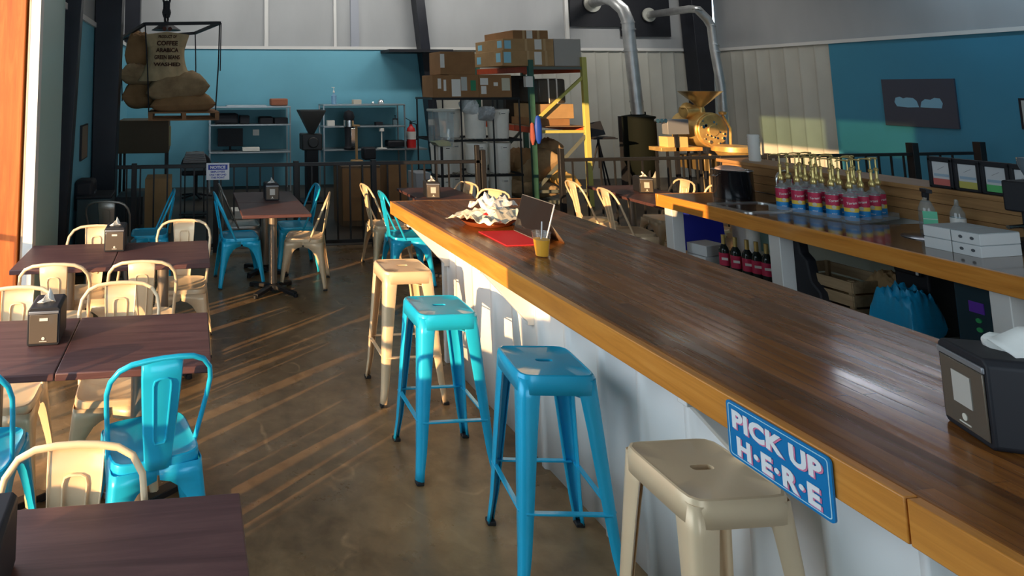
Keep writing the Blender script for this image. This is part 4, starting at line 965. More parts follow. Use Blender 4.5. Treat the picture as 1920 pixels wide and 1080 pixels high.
# ------------------------------------------------------------------ desks on the back wall
M_desk = mat('steel edge shelf', (.38, .42, .44), .35, .6); YD = 11.75
def shelfunit(name, label, u0, u1, vtop, vmid, vdesk, d=.45, z_legs=True):
    x0, x1, _, zt = rect(u0, vdesk, u1, vtop, YD); zm = at(u0, vmid, y=YD).z; zd = at(u0, vdesk, y=YD).z
    t = T(name, label, 'shelving desk', ((x0+x1)/2, YD, 0)); w = (x1-x0)/2
    for z, nm, dd in ((zt, 'shelf', d), (zm, 'shelf', d), (zd, 'desktop', YB-YD-.02)):
        mb = MB(); mb.box(-w, w, 0, dd, z-.025, z); mb.build(nm, M_desk, t, bevel=.003)
    mb = MB(); mb.box(-w+.02, w-.02, d+.05, d+.07, zd, zt); mb.build('back_panel', mat('teal back panel', (.10, .28, .34), .6), t)
    for sx in (-1, 1):
        for y_ in (.02, d-.02):
            mb = MB(); mb.box(sx*(w-.012)-.012, sx*(w-.012)+.012, y_-.012, y_+.012, 0, zt); mb.build('leg', M_desk, t)
    return (x0+x1)/2, w, zt, zm, zd
c1, w1_, zt1, zm1, zd1 = shelfunit('computer_desk', 'steel shelf desk with a monitor against the blue wall', 393, 546, 200, 234, 286)
c2, w2_, zt2, zm2, zd2 = shelfunit('equipment_desk', 'steel shelf desk with sample equipment left of the fire extinguisher', 606, 762, 196, 237, 281)
t = T('computer_monitor', 'black monitor on the back wall desk', 'monitor', (at(432, 280, y=11.9).x, 11.95, zd1))
x0, x1, z0, z1 = rect(408, 274, 455, 241, 11.95); w = (x1-x0)/2
mb = MB(); mb.box(-w, w, -.02, .02, z0-zd1, z1-zd1); mb.build('screen', M_black, t, bevel=.006)
mb = MB(); mb.cyl((0, .03, 0), (0, .03, z0-zd1+.1), .02); mb.box(-.13, .13, -.05, .12, 0, .015); mb.build('stand', M_black, t)
crate('keyboard', 'pale keyboard on the back wall desk beside the monitor', 'keyboard', 455, 283, 487, 277, 11.8, .15, M_pail)
crate('black_bag', 'black duffel bag at the left of the desk shelf', 'bag', 402, 233, 447, 213, 11.85, .3, M_black, bevel=.04)
crate('camera_case', 'small black case beside the duffel bag on the shelf', 'case', 450, 232, 468, 217, 11.85, .2, M_black, bevel=.01)
crate('black_pouch', 'slumped black pouch on the desk shelf', 'bag', 486, 233, 513, 219, 11.85, .25, M_black, bevel=.03)
crate('black_box', 'black box with knob at the right of the desk shelf', 'box', 515, 233, 540, 221, 11.85, .25, M_black, bevel=.01)
crate('wicker_basket', 'reddish brown basket on top of the computer desk shelving', 'basket', 508, 198, 540, 185, 11.85, .25, mat('red brown wicker', (.36, .13, .07), .7, bump=.6, bscale=60), bevel=.02)
crate('flat_tray', 'flat tray on top of the computer desk shelving', 'tray', 425, 200, 500, 197.5, 11.8, .3, M_desk)
x, w = at(626, 190, y=11.9).x, .035
t = T('sanitizer_bottle', 'clear pump bottle standing on the shelf against the blue wall', 'bottle', (x, 11.9, zt2))
mb = MB(); mb.lathe([(0, 0), (.05, 0), (.05, .16), (.015, .2), (.015, .22)], n=18); mb.build('bottle', glass_mat('blue tinted plastic', (.45, .68, .85), a=.4), t)
mb = MB(); mb.lathe([(.018, .22), (.018, .25), (.006, .26), (.006, .32)], n=12); mb.bar((.02, 0, .32), (-.04, 0, .32), .02, .012); mb.build('pump', M_pail, t)
crate('tan_box', 'small cream box on top of the equipment shelving', 'box', 663, 196, 678, 187, 11.85, .15, mat('cream carton', (.62, .56, .46), .7))
for k, (u, r) in enumerate(((699, .035), (714, .065))):
    p = at(u, 194, y=11.95); mb = MB(); mb.lathe([(0, 0), (r*.8, .005), (r, r*.6), (r*.7, r*1.2), (0, r*1.5)], n=20); o = mb.build('steel_bowl', M_chrome, loc=(p.x, 11.95, zt2))
    tag(o, ('small' if k == 0 else 'larger')+' upturned steel bowl on top of the equipment shelving', 'bowl', 'steel bowls')
# grinder funnel
p = at(584, 300, y=10.6); t = T('bean_grinder', 'black bean grinder with a large funnel hopper between the two desks', 'grinder', (p.x, 10.6, 0))
zf0 = at(584, 252, y=10.6).z; zf1 = at(584, 206, y=10.6).z; rf = (at(608, 206, y=10.6).x-at(560, 206, y=10.6).x)/2
mb = MB(); mb.lathe([(.04, zf0), (rf, zf1-.02), (rf, zf1), (rf-.015, zf1), (.03, zf0+.02)], n=4); mb.v = [(x*math.cos(PI/4)*1.0-y*math.sin(PI/4), x*math.sin(PI/4)+y*math.cos(PI/4), z) for x, y, z in mb.v]
mb.v = [(x*1.38, y*1.2, z) for x, y, z in mb.v]; mb.build('hopper', mat('dark grey hopper', (.09, .085, .08), .4, .5), t)
mb = MB(); mb.box(-.18, .16, -.15, .15, zf0-.25, zf0+.02); mb.cyl((0, -.16, zf0-.12), (0, -.2, zf0-.12), .09); mb.build('grinding_head', mat('black cast iron', (.03, .03, .03), .45), t, bevel=.02)
mb = MB(); mb.box(-.10, .10, -.1, .1, .03, zf0-.24); mb.box(-.2, .2, -.2, .2, 0, .04); mb.build('base', M_black, t, bevel=.01)
# coffee urn, plunger, lamp etc.
p = at(655, 275, y=11.75); t = T('coffee_urn', 'tall black and steel coffee urn on the equipment desk', 'coffee urn', (p.x, 11.75, zd2))
H_ = at(655, 206, y=11.75).z-zd2
mb = MB(); mb.lathe([(.11, 0), (.12, .03), (.09, .08), (.10, H_*.75), (.12, H_*.82), (.09, H_*.95), (0, H_)], n=24, sx=.9, sy=.9); mb.build('body', M_black, t)
mb = MB(); mb.lathe([(.106, H_*.58), (.106, H_*.74)], n=24); mb.f = mb.f[:24]; mb.m = mb.m[:24]; mb.build('steel_band', M_chrome, t)
mb = MB(); mb.box(.0, .09, -.14, -.10, .05, H_*.55); mb.build('steel_front', M_chrome, t, bevel=.01)
p = at(669, 300, y=10.9); t = T('wooden_tamper', 'wooden pole stand with a flat disc top in front of the coffee urn', 'stand', (p.x, 10.9, 0))
zz0 = at(669, 300, y=10.9).z; zz1 = at(669, 234, y=10.9).z
mb = MB(); mb.cyl((0, 0, zz0), (0, 0, zz1-.02), .022, n=12); mb.build('pole', M_carton2, t)
mb = MB(); mb.box(-.06, .06, -.05, .05, zz1-.03, zz1); mb.build('head', M_carton2, t, bevel=.01)
mb = MB(); mb.cyl((0, 0, zz0-.06), (0, 0, zz0), .11, n=20); mb.build('foot', M_carton2, t, bevel=.01)
mb = MB(); mb.box(-.2, .2, -.15, .15, zz0-.10, zz0-.06); mb.box(-.18, -.15, -.12, .12, 0, zz0-.1); mb.box(.15, .18, -.12, .12, 0, zz0-.1); mb.build('bench', M_black, t)
crate('black_canister', 'black canister with a white stripe on the low bench behind the railing', 'canister', 682, 300, 706, 277, 10.9, .2, M_black, bevel=.03).location.z
p = at(716, 272, y=11.8); t = T('white_stand', 'thin white stand on a square foot on the equipment desk', 'stand', (p.x, 11.8, zd2))
Hs = at(716, 240, y=11.8).z-zd2; mb = MB(); mb.box(-.08, .08, -.06, .06, 0, .02); mb.cyl((0, 0, .02), (0, 0, Hs), .012, n=10); mb.lathe([(.05, Hs-.06), (.05, Hs)], n=14); mb.build('stand_body', M_pail, t)
crate('white_jar', 'small white jars at the left of the equipment shelf', 'jar', 614, 236, 628, 226, 11.85, .1, M_pail)
crate('sample_scale', 'small dark scale on the middle equipment shelf', 'scale', 705, 236, 718, 229, 11.85, .12, M_black)
p = at(742, 237, y=11.85); t = T('french_press', 'small black press pot at the right of the equipment shelf', 'press pot', (p.x, 11.87, zm2))
mb = MB(); mb.cyl((0, 0, 0), (0, 0, .11), .045, n=18, caps=True); mb.build('jar', M_clear, t)
mb = MB(); mb.cyl((0, 0, .11), (0, 0, .13), .05, n=18); mb.cyl((0, 0, .13), (0, 0, .17), .006); mb.cyl((0, 0, .17), (0, 0, .19), .014)
for sx in (-.046, .046): mb.box(sx-.004, sx+.004, -.01, .01, 0, .12)
mb.build('frame', M_black, t)
crate('dark_scoop', 'dark shallow scoop tray on the right of the equipment desk', 'tray', 728, 276, 764, 264, 11.8, .25, M_black, bevel=.03)
crate('wall_outlet', 'pale wall plate above the computer desk', 'wall plate', 474, 254, 486, 243, 12.22, .012, M_pail, bevel=.002)
# extinguisher
p = at(773, 272, y=11.9); t = T('fire_extinguisher', 'red fire extinguisher standing on the desk end at the blue wall', 'fire extinguisher', (p.x, 11.95, zd2))
h = at(773, 248, y=11.9).z-zd2; mb = MB(); mb.lathe([(0, 0), (.085, 0), (.09, .02), (.09, h*1.0), (.07, h*1.25), (.03, h*1.4), (.03, h*1.5), (0, h*1.5)], n=24); mb.build('cylinder', M_red, t)
mb = MB(); mb.lathe([(.092, h*.55), (.092, h*1.05)], n=24); mb.f = mb.f[:24]; mb.m = mb.m[:24]; mb.build('paper_label', M_paper, t)
mb = MB(); mb.cyl((0, 0, h*1.5), (0, 0, h*1.7), .025, n=12); mb.bar((.0, 0, h*1.72), (-.12, 0, h*1.95), .02, .012); mb.bar((0, 0, h*1.66), (.10, 0, h*1.72), .02, .012); mb.tube([(.02, 0, h*1.6), (.1, -.02, h*1.5), (.11, -.02, h*1.0), (.10, -.02, h*.5)], .012, 8); mb.build('valve_and_hose', M_black, t)
x0, x1, _, _ = rect(750, 290, 800, 280, 11.8)
mb = MB(); mb.box(c2+w2_-.02, x1, 11.75, 12.38, zd2-.025, zd2); 
o = mb.build('side_ledge', M_desk); tag(o, 'short steel ledge under the fire extinguisher', 'ledge')
# cupboard behind railing
x0, x1, _, z1 = rect(640, 400, 715, 308, 8.7)
t = T('plywood_cabinet', 'brown plywood cabinet behind the railing left of the middle table', 'cabinet', ((x0+x1)/2, 8.7, 0)); w = (x1-x0)/2; h = at(640, 312, y=8.7).z
mb = MB(); mb.box(-w, w, 0, .5, 0, h); mb.build('body', wood('dark plywood', (.10, .06, .03), (.15, .09, .045), (.2, .12, .06), 'z', .6), t, bevel=.004)
for s_ in (-1, 1): mb = MB(); mb.box(min(.005*s_, (w-.01)*s_), max(.005*s_, (w-.01)*s_), -.015, 0, .08, h-.03); d_ = mb.build('door', M_carton, t, bevel=.003); 
onfloor('cardboard_box', 'tall brown cardboard box behind the railing above the middle table', 'box', 728, 308, 762, 8.9, .4, M_carton)
onfloor('white_bin', 'pale grey bin behind the railing near the middle table dispenser', 'bin', 780, 325, 808, 9.2, .35, mat('pale grey bin', (.42, .43, .45), .6))
crate('floor_pack', 'low pale package on the floor behind the grey chair', 'package', 435, 357, 475, 343, 9.4, .3, M_pail)
bpy.data.objects['floor_pack'].location.z = 0

# ------------------------------------------------------------------ pallet rack
YA = 9.6; YC = 11.5
xA = (at(990, 240, y=YA).x+at(1012, 240, y=YA).x)/2; xB = (at(1092, 200, y=YA).x+at(1108, 200, y=YA).x)/2
zA = at(1000, 112, y=YA).z; zB = at(1095, 107, y=YA).z; zTop = at(1000, 124, y=YA).z; zLow = at(1000, 238, y=YA).z
t = T('pallet_rack', 'steel pallet rack with green posts and orange beams against the back wall', 'pallet rack', (xA, YA, 0))
wx = xB-xA
for (x, y, h, mm) in ((0, 0, zA, M_green), (wx, 0, zB, M_rackyel), (0, YC-YA, zA, M_green), (wx, YC-YA, zB, M_green)):
    mb = MB()
    mb.box(-.04, .04, -.004, 0, 0, h); mb.box(-.04, -.036, 0, .06, 0, h); mb.box(.036, .04, 0, .06, 0, h)
    o = mb.build('upright', [mm, M_rackgr], t, loc=(x, y, 0), bevel=.002)
for y in (0, YC-YA):
    for (za, zb, mm) in ((zTop-.03, zTop-.03, M_rackgr), (zLow-.08, zLow-.08, M_rackyel), (zLow+.08, zTop-.18, M_rackyel), (.25, .25, M_rackgr), (.3, zLow-.15, M_rackgr)):
        mb = MB(); mb.bar((.03, y+.03, za), (wx-.03, y+.03, zb), .03, .045); mb.build('brace', mm, t)
for x in (-.0, wx):
    for z in (zTop, zLow):
        mb = MB(); mb.box(x-.025, x+.025, .03, YC-YA, z-.10, z-.005); mb.build('beam', M_rackor, t, bevel=.004)
for z in (zTop, zLow):
    mb = MB(); mb.box(-.02, wx+.02, .02, YC-YA, z-.004, z+.004); mb.build('deck', mat('rack deck board', (.30, .20, .12), .8), t)
def carton(u0, v0, u1, v1, y, dep, label, m_=None, labels=(), tapes=(), side=False, group='cardboard cartons on the pallet rack', z=None, name='cardboard_carton'):
    x0, x1, z0, z1 = rect(u0, v0, u1, v1, y)
    if z is not None: h0 = z1-z0; z0 = z; z1 = max(z1, z+.05) if z1 > z+.05 else z+h0
    t = T(name, label, 'box', ((x0+x1)/2, y, z0), 0, group); w = (x1-x0)/2; h = z1-z0
    mb = MB(); mb.box(-w, w, 0, dep, 0, h); mb.build('carton', m_ or M_carton, t, bevel=.004)
    for (a, b, c_, d_, mm) in labels:    # fractions of the front
        mb = MB(); mb.box(-w+2*w*a, -w+2*w*b, -.003, 0, h*c_, h*d_); mb.build('paper_label', mm, t)
    if side:
        mb = MB(); mb.box(-w-.003, -w, .05, .2, h*.25, h*.85); mb.box(-w-.003, -w, dep-.25, dep-.1, h*.2, h*.7); mb.build('side_sticker', SB, t)
    for a in tapes:
        mb = MB(); mb.box(-w+2*w*a-.02, -w+2*w*a+.02, -.002, 0, 0, h); mb.build('tape', mat('clear tan tape', (.50, .34, .18), .3), t)
    return z1
L = M_paper; SB = M_bluecard
zt = carton(942, 95, 1038, 120, YA+.02, 1.0, 'bottom carton of the long stack on top of the pallet rack', M_carton2, [(.62, .76, .08, .92, L), (.03, .17, .2, .9, SB)], (.5, .85), z=zTop+.005, side=True)
zt = carton(944, 73, 1037, 95, YA+.02, 1.0, 'middle carton of the long stack on top of the pallet rack', M_carton2, [(.62, .76, .1, .95, L), (.02, .15, .15, .85, SB)], (.45, .82), z=zt, side=True)
carton(962, 57, 1027, 73, YA+.05, 1.0, 'topmost carton of the long stack on the pallet rack', M_carton, [(.38, .55, .05, .95, L)], (.3, .72), z=zt)
carton(1040, 73, 1088, 117, YA+.05, 1.0, 'grey film-wrapped bundle at the right of the rack top', mat('grey stretch film', (.42, .40, .37), .4, bump=.5, bscale=12), z=zTop+.005)
carton(1011, 195, 1075, 222, YA+.1, .8, 'open wooden-coloured carton on the lower rack beam, upper', M_carton2, z=zLow+.12)
carton(1005, 222, 1068, 236, YA+.12, .8, 'shallow brown carton on the lower rack beam, underneath', M_carton, z=zLow+.006)
# film-wrapped dark bins on rack
x0, x1, z0, z1 = rect(1008, 194, 1062, 148, YA+.3); zz = zLow+.12+ (rect(1011, 222, 1075, 195, YA)[3]-rect(1011, 222, 1075, 195, YA)[2])+.01
t = T('wrapped_bale', 'dark film-wrapped bale with two pale straps on the rack', 'bale', ((x0+x1)/2, YA+.5, max(z0, zz))); w = (x1-x0)/2; h = z1-max(z0, zz)
mb = MB(); mb.box(-w, w, -.2, .5, 0, h); mb.build('bundle', mat('dark translucent film', (.10, .085, .07), .3, bump=.5, bscale=15), t, bevel=.03)
for q in (-.25, .35): mb = MB(); mb.box(w*q-.012, w*q+.012, -.206, .51, 0, h+.006); mb.build('strap', M_paper, t)
t = T('wrapped_bale', 'very dark film-wrapped bale deep on the rack behind the green post', 'bale', (xA+.28, 10.5, zLow+.006))
mb = MB(); mb.box(-.30, .30, 0, .85, 0, .82); mb.build('bundle', mat('dark brown film', (.04, .032, .026), .35, bump=.4, bscale=12), t, bevel=.03)
# blue bag hanging on green post
t = T('hanging_bag', 'blue and red plastic bag hanging on the green rack post', 'bag', (xA+.05, YA-.04, at(1008, 270, y=YA-.1).z))
hb = at(1008, 217, y=YA-.1).z-at(1008, 270, y=YA-.1).z
mb = pillow(.13, .09, hb, 3, flat=0.0, wr=.02); mb = MB(); mb.lathe([(.02, 0), (.055, hb*.2), (.06, hb*.6), (.045, hb*.9), (.02, hb)], n=14, sx=1, sy=.6); mb.build('blue_cloth', mat('royal blue cloth', (.01, .06, .42), .5), t)
mb = MB(); mb.lathe([(.015, -.02), (.05, hb*.2), (.03, hb*.7), (.01, hb*.75)], n=12, c=(-.10, 0, 0), sy=.5); mb.build('red_net', mat('faded red net', (.38, .10, .08), .7), t)
mb = MB(); mb.box(-.16, -.04, .02, .09, hb+.45, hb+.62); mb.build('tag', M_paper, t)
# lower-level cartons left of the rack, on the wire shelving top
crt = [(826, 97, 890, 140, 'plain brown carton at the left top of the wire shelving', [( .0, .12, .3, .9, L)]),
       (812, 141, 842, 181, 'carton with small stickers at the far left of the wire shelving top', [(.3, .5, .4, .85, L), (.65, .8, .3, .8, L)]),
       (843, 140, 897, 182, 'carton with a white sheet and green sticker on the wire shelving', [(.08, .38, .05, .8, L), (.40, .60, .3, .9, mat('grey sticker', (.5, .52, .5), .6)), (.72, .9, .3, .75, mat('green sticker', (.03, .25, .12), .6))]),
       (899, 140, 958, 182, 'carton with barcode labels at the right of the wire shelving', [(.04, .28, .55, .85, L), (.06, .22, .15, .5, L), (.7, .95, .3, .85, mat('cream sticker', (.6, .58, .45), .6)), (.45, .58, .5, .66, L)])]
# ------------------------------------------------------------------ wire shelving with pails
YWR = 9.45
zs_ = [at(870, v, y=YWR).z for v in (388+10, 324, 260, 184)]
xw0, xw1 = at(812, 250, y=YWR).x, at(978, 250, y=YWR).x
t = T('wire_shelving', 'black wire shelving unit loaded with white pails', 'shelving unit', ((xw0+xw1)/2, YWR, 0)); w = (xw1-xw0)/2; D_ = .72
for sx, nm in ((-w+.02, 'post'), (w-.02, 'post'), (at(866, 250, y=YWR).x-(xw0+xw1)/2, 'post'), (at(926, 250, y=YWR).x-(xw0+xw1)/2, 'post')):
    for y_ in (0, D_): mb = MB(); mb.cyl((sx, y_, 0), (sx, y_, zs_[3]+.0), .0125, n=10); mb.build('post', M_blkm, t)
shz = [at(900, v, y=YWR).z for v in (389, 327, 261)]+[at(880, 183, y=YWR).z]
for z in shz:
    mb = MB(); mb.box(-w, w, -.012, 0, z-.035, z); mb.box(-w, w, D_, D_+.012, z-.035, z); mb.box(-w, -w+.012, 0, D_, z-.03, z); mb.box(w-.012, w, 0, D_, z-.03, z)
    for k in range(22): x = -w+2*w*(k+.5)/22; mb.box(x-.003, x+.003, 0, D_, z-.008, z-.002)
    mb.build('shelf', M_blkm, t)
zt_ = shz[3]+.002
carton(crt[1][0], crt[1][1], crt[1][2], crt[1][3], YWR, .45, crt[1][4], M_carton, crt[1][5], z=zt_, group='cartons on the wire shelving')
z2 = carton(crt[2][0], crt[2][1], crt[2][2], crt[2][3], YWR+.0, .45, crt[2][4], M_carton, crt[2][5], z=zt_, group='cartons on the wire shelving')
carton(crt[3][0], crt[3][1], crt[3][2], crt[3][3], YWR+.0, .45, crt[3][4], M_carton, crt[3][5], z=zt_, group='cartons on the wire shelving')
carton(crt[0][0], crt[0][1], crt[0][2], crt[0][3], YWR+.02, .45, crt[0][4], M_carton, crt[0][5], z=z2+.001, group='cartons on the wire shelving')
def pail(label):
    t = T('white_pail', label, 'pail'); r = .168; h = .44
    mb = MB(); mb.lathe([(0, 0), (r*.90, 0), (r*.92, .012), (r, h*.86), (r*1.04, h*.86), (r*1.06, h*.90), (r*1.06, h*.97), (r*1.02, h), (r*.9, h), (0, h*.99)], n=30); mb.build('bucket', M_pail, t)
    mb = MB(); mb.box(-.05, .05, -r*1.06-.012, -r*1.0, h*.82, h*.90); hb_ = mb.build('handle_grip', M_pail, t, bevel=.004)
    mb = MB(); mb.box(-.032, .032, -r*1.06-.013, -r*1.06-.011, h*.85, h*.87); mb.build('grip_slot', M_black, hb_)
    return t
pg = 'white pails on the wire shelving'; p0 = None
cols_ = [(948, 0, 'right column'), (904, 0, 'middle column'), (868, .26, 'set-back column'), (838, .0, 'left column')]
rows_ = [(shz[0]-.0, 'bottom shelf'), (shz[1], 'middle shelf'), (shz[2], 'upper shelf')]
hp = [shz[1]-shz[0]-.05, shz[2]-shz[1]-.05, .44]
rows_ = [(max(0, shz[1]-.0-.0)-.0, 'middle shelf')]
lev = [(shz[0]-.0, hp[0]*1.0, 'lower'), (shz[1], min(.46, hp[1]), 'middle'), (shz[2], .46, 'upper')]
bz = [max(0.02, at(948, 385, y=YWR).z), shz[1]+.002, shz[2]+.002]
for z, nm in zip((max(.02, shz[0]+.002), shz[1]+.002, shz[2]+.002), ('lowest', 'middle', 'upper')):
    hgt = min(.46, (shz[1] if nm == 'lowest' else shz[2])-z-.045) if nm != 'upper' else .45
    for u, dx, cn in cols_:
        if nm == 'upper' and cn == 'left column': continue
        x = 0
        x = at(u, 300, y=YWR).x; lab = 'white lidded pail on the %s level of the wire shelving, %s' % (nm, cn)
        if p0 is None: p0 = pail(lab); p0.location = (x, YWR+.20+dx, z); p0['group'] = pg; q = p0
        else: q = dup(p0, (x, YWR+.20+dx, z), rnd.uniform(-.15, .15), lab, pg)
        q.scale = (1, 1, hgt/.44)
o = pillow(.30, .22, .22, 11, wr=.05, ear=.12).build('plastic_bag', mat('printed white film', (.62, .66, .66), .4, var=.15, vscale=14), loc=(at(884, 200, y=YWR).x, YWR+.1, shz[2]+.47), rot=(.6, .2, .1), smooth=60); tag(o, 'crumpled white printed bag draped over the upper pails, left', 'bag')
o = pillow(.22, .20, .34, 13, wr=.05, ear=.12).build('plastic_bag', mat('grey printed film', (.50, .52, .54), .4, var=.2, vscale=18), loc=(at(908, 205, y=YWR).x, YWR-.02, shz[2]+.38), rot=(1.2, .1, 0), smooth=60); tag(o, 'hanging white printed bag with dark lettering, right of the first', 'bag')
# clear bin with yellow light put in as a coloured wedge, hanging left of shelving
x0, x1, z0, z1 = rect(814, 275, 852, 210, 9.2)
t = T('clear_bin', 'clear plastic ingredient bin left of the wire shelving', 'bin', ((x0+x1)/2, 9.2, z0)); w = (x1-x0)/2; h = z1-z0
mb = MB(); mb.prism([(-w, .06), (-w*.6, 0), (w*.8, .0), (w, .1), (w, h), (-w, h)], 0, .25); mb.build('bin', M_clear, t, solid=.003)
mb = MB(); mb.box(-w-.02, w+.02, -.01, .27, h, h+.04); mb.build('lid', mat('cloudy lid', (.50, .52, .48), .3), t, bevel=.01)
mb = MB(); mb.prism([(-w*.95, .065), (-w*.55, .01), (w*.75, .01), (w*.5, .08)], .01, .24); mb.build('yellow_light', mat('yellow bin light', (.62, .55, .22), .8), t)
mb = MB(); mb.cyl((0, .125, -(z0)), (0, .125, 0), .02, n=10); mb.cyl((0, .125, -z0), (0, .125, -z0+.03), .16, n=20); mb.build('stand', M_blkm, t)
# sacks on the floor at rack
YS = 9.75
for (u0, v0, u1, v1, y, dep, lb, mm, sd, tl) in ((960, 340, 1056, 376, YS, .6, 'bottom burlap sack of the heap beside the rack', M_sack, 21, 0), (972, 285, 1060, 345, YS+.1, .5, 'large burlap sack leaning on the heap beside the rack', M_sack, 22, -.5),
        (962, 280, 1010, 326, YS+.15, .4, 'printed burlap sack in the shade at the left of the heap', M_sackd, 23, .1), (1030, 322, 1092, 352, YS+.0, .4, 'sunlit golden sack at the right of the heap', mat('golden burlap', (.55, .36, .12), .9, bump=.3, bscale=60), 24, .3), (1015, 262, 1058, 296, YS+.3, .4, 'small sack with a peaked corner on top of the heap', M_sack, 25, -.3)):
    sack(u0, v0, u1, v1, y, dep, lb, mm, sd, tilt=tl)
x0, x1, z0, z1 = rect(955, 420, 1060, 378, YS-.0); mb = MB(); mb.box(-(x1-x0)/2, (x1-x0)/2, 0, .7, z1-.05, z1)
for a in (-1, 1):
    for b in (.03, .64): mb.box(a*((x1-x0)/2-.04)-.02, a*((x1-x0)/2-.04)+.02, b, b+.04, 0, z1-.05)
o = mb.build('low_platform', M_rackgr, loc=((x0+x1)/2, YS, 0)); tag(o, 'low grey platform carrying the heap of burlap sacks', 'platform')
# laptop stand
p = at(1128, 258, y=10.0); t = T('laptop_stand', 'black tripod stand right of the pallet rack', 'stand', (at(1133, 400, y=10).x, 10.0, 0)); zz = p.z
mb = MB(); mb.box(-.18, .24, -.12, .16, zz-.02, zz); mb.build('platform', M_black, t)
mb = MB()
for (dx, dy) in ((-.04, -.2), (.25, .1), (-.22, .15)): mb.tube([(-.03, 0, zz-.05), (dx, dy, .0)], .014, 8)
mb.cyl((-.03, 0, zz-.5), (-.03, 0, zz-.02), .02, n=12); mb.build('leg_set', M_black, t)
t = T('laptop', 'open black laptop on the tripod stand', 'laptop', (at(1130, 258, y=10).x, 10.0, zz))
mb = MB(); mb.box(-.16, .16, -.10, .12, 0, .014); mb.build('base', M_black, t)
mb = MB(); mb.bar((-.02, .12, .012), (-.06, .18, .24), .32, .008, up=(0, 1, 0)); mb.build('screen', M_black, t)
# ------------------------------------------------------------------ ducts and roaster
def pxd(u, v, y): return at(u, v, y=y)
x0, x1, z0, z1 = rect(1064, 50, 1165, -60, YB-.02); mb = MB(); mb.box(0, x1-x0, -.03, 0, 0, z1-z0)
x2, x3, z2_, _ = rect(1163, 69, 1258, -60, YB-.02); mb.box(x1-x0-.01, x3-x0, -.03, 0, z2_-z0, z1-z0)
o = mb.build('duct_board', M_black, loc=(x0, YB-.0, z0)); tag(o, 'black board on the upper wall that the two ducts pass through', 'panel')
t = T('exhaust_duct', 'wide steel exhaust duct rising from the black cyclone to the wall', 'duct', tuple(pxd(1195, 210, 10.6))); org = Vector(t.location)
pth = [pxd(1196, 214, 10.6), pxd(1180, 75, 10.6), pxd(1177, 40, 10.6), pxd(1168, 18, 10.65), pxd(1150, 2, 10.8), pxd(1136, -3, 11.1), pxd(1112, 5, 12.33)]
mb = MB(); mb.tube([q-org for q in pth], .105, 20); mb.build('pipe', M_steelg, t, smooth=60)
for u, v in ((1193, 190), (1182, 95), (1179, 55), (1177, 42)):
    q = pxd(u, v, 10.6)-org; mb = MB(); mb.cyl(q-Vector((0, 0, .015)), q+Vector((0, 0, .015)), .115, n=24); mb.build('collar', M_steelg, t)
q = pxd(1110, 6, 12.33)-org; mb = MB(); mb.cyl(q, q+Vector((0, -.03, 0)), .19, n=32); mb.build('wall_flange', mat('pale duct flange', (.50, .50, .45), .5, .3), t)
t = T('roaster_duct', 'narrow steel duct bending down beside the right column to the roaster', 'duct', tuple(pxd(1364, 290, 10.8))); org = Vector(t.location)
pth = [pxd(1364, 296, 10.8), pxd(1352, 160, 10.8), pxd(1339, 90, 10.8), pxd(1334, 50, 10.8), pxd(1326, 36, 10.8), pxd(1308, 18, 10.8), pxd(1292, 17, 11.1), pxd(1216, 28, 12.33)]
mb = MB(); mb.tube([q-org for q in pth], .075, 18); mb.build('pipe', M_steelg, t, smooth=60)
for u, v in ((1341, 97), (1339, 84), (1333, 48), (1307, 18)):
    q = pxd(u, v, 10.8)-org; mb = MB(); mb.cyl(q-Vector((.005, 0, .012)), q+Vector((.005, 0, .012)), .084, n=20); mb.build('collar', M_steelg, t)
q = pxd(1216, 28, 12.33)-org; mb = MB(); mb.cyl(q, q+Vector((0, -.03, 0)), .15, n=32); mb.build('wall_flange', mat('pale duct flange', (.5, .5, .45)), t)
t = T('chaff_cyclone', 'black cylindrical chaff collector under the wide duct', 'chaff collector', (pxd(1206, 300, 10.6).x, 10.65, 0)); zc1 = pxd(1206, 218, 10.6).z
mb = MB(); mb.lathe([(.16, .3), (.27, .55), (.27, zc1), (.12, zc1+.03), (.12, zc1+.08)], n=30); mb.build('drum', mat('satin black drum', (.006, .008, .006), .75, spec=.1), t)
mb = MB()
for k in range(3): a = k*2.09+.5; mb.cyl((.2*math.cos(a), .2*math.sin(a), 0), (.2*math.cos(a), .2*math.sin(a), .6), .02, n=8)
mb.build('leg', M_black, t)
mb = MB(); xk0, xk1, zk0, zk1 = rect(1160, 330, 1186, 218, 11.2); mb.box(0, xk1-xk0+.2, 0, .03, 0, zk1); o = mb.build('black_board', M_black, loc=(xk0, 11.2, 0)); tag(o, 'tall black board standing left of the chaff collector', 'board')
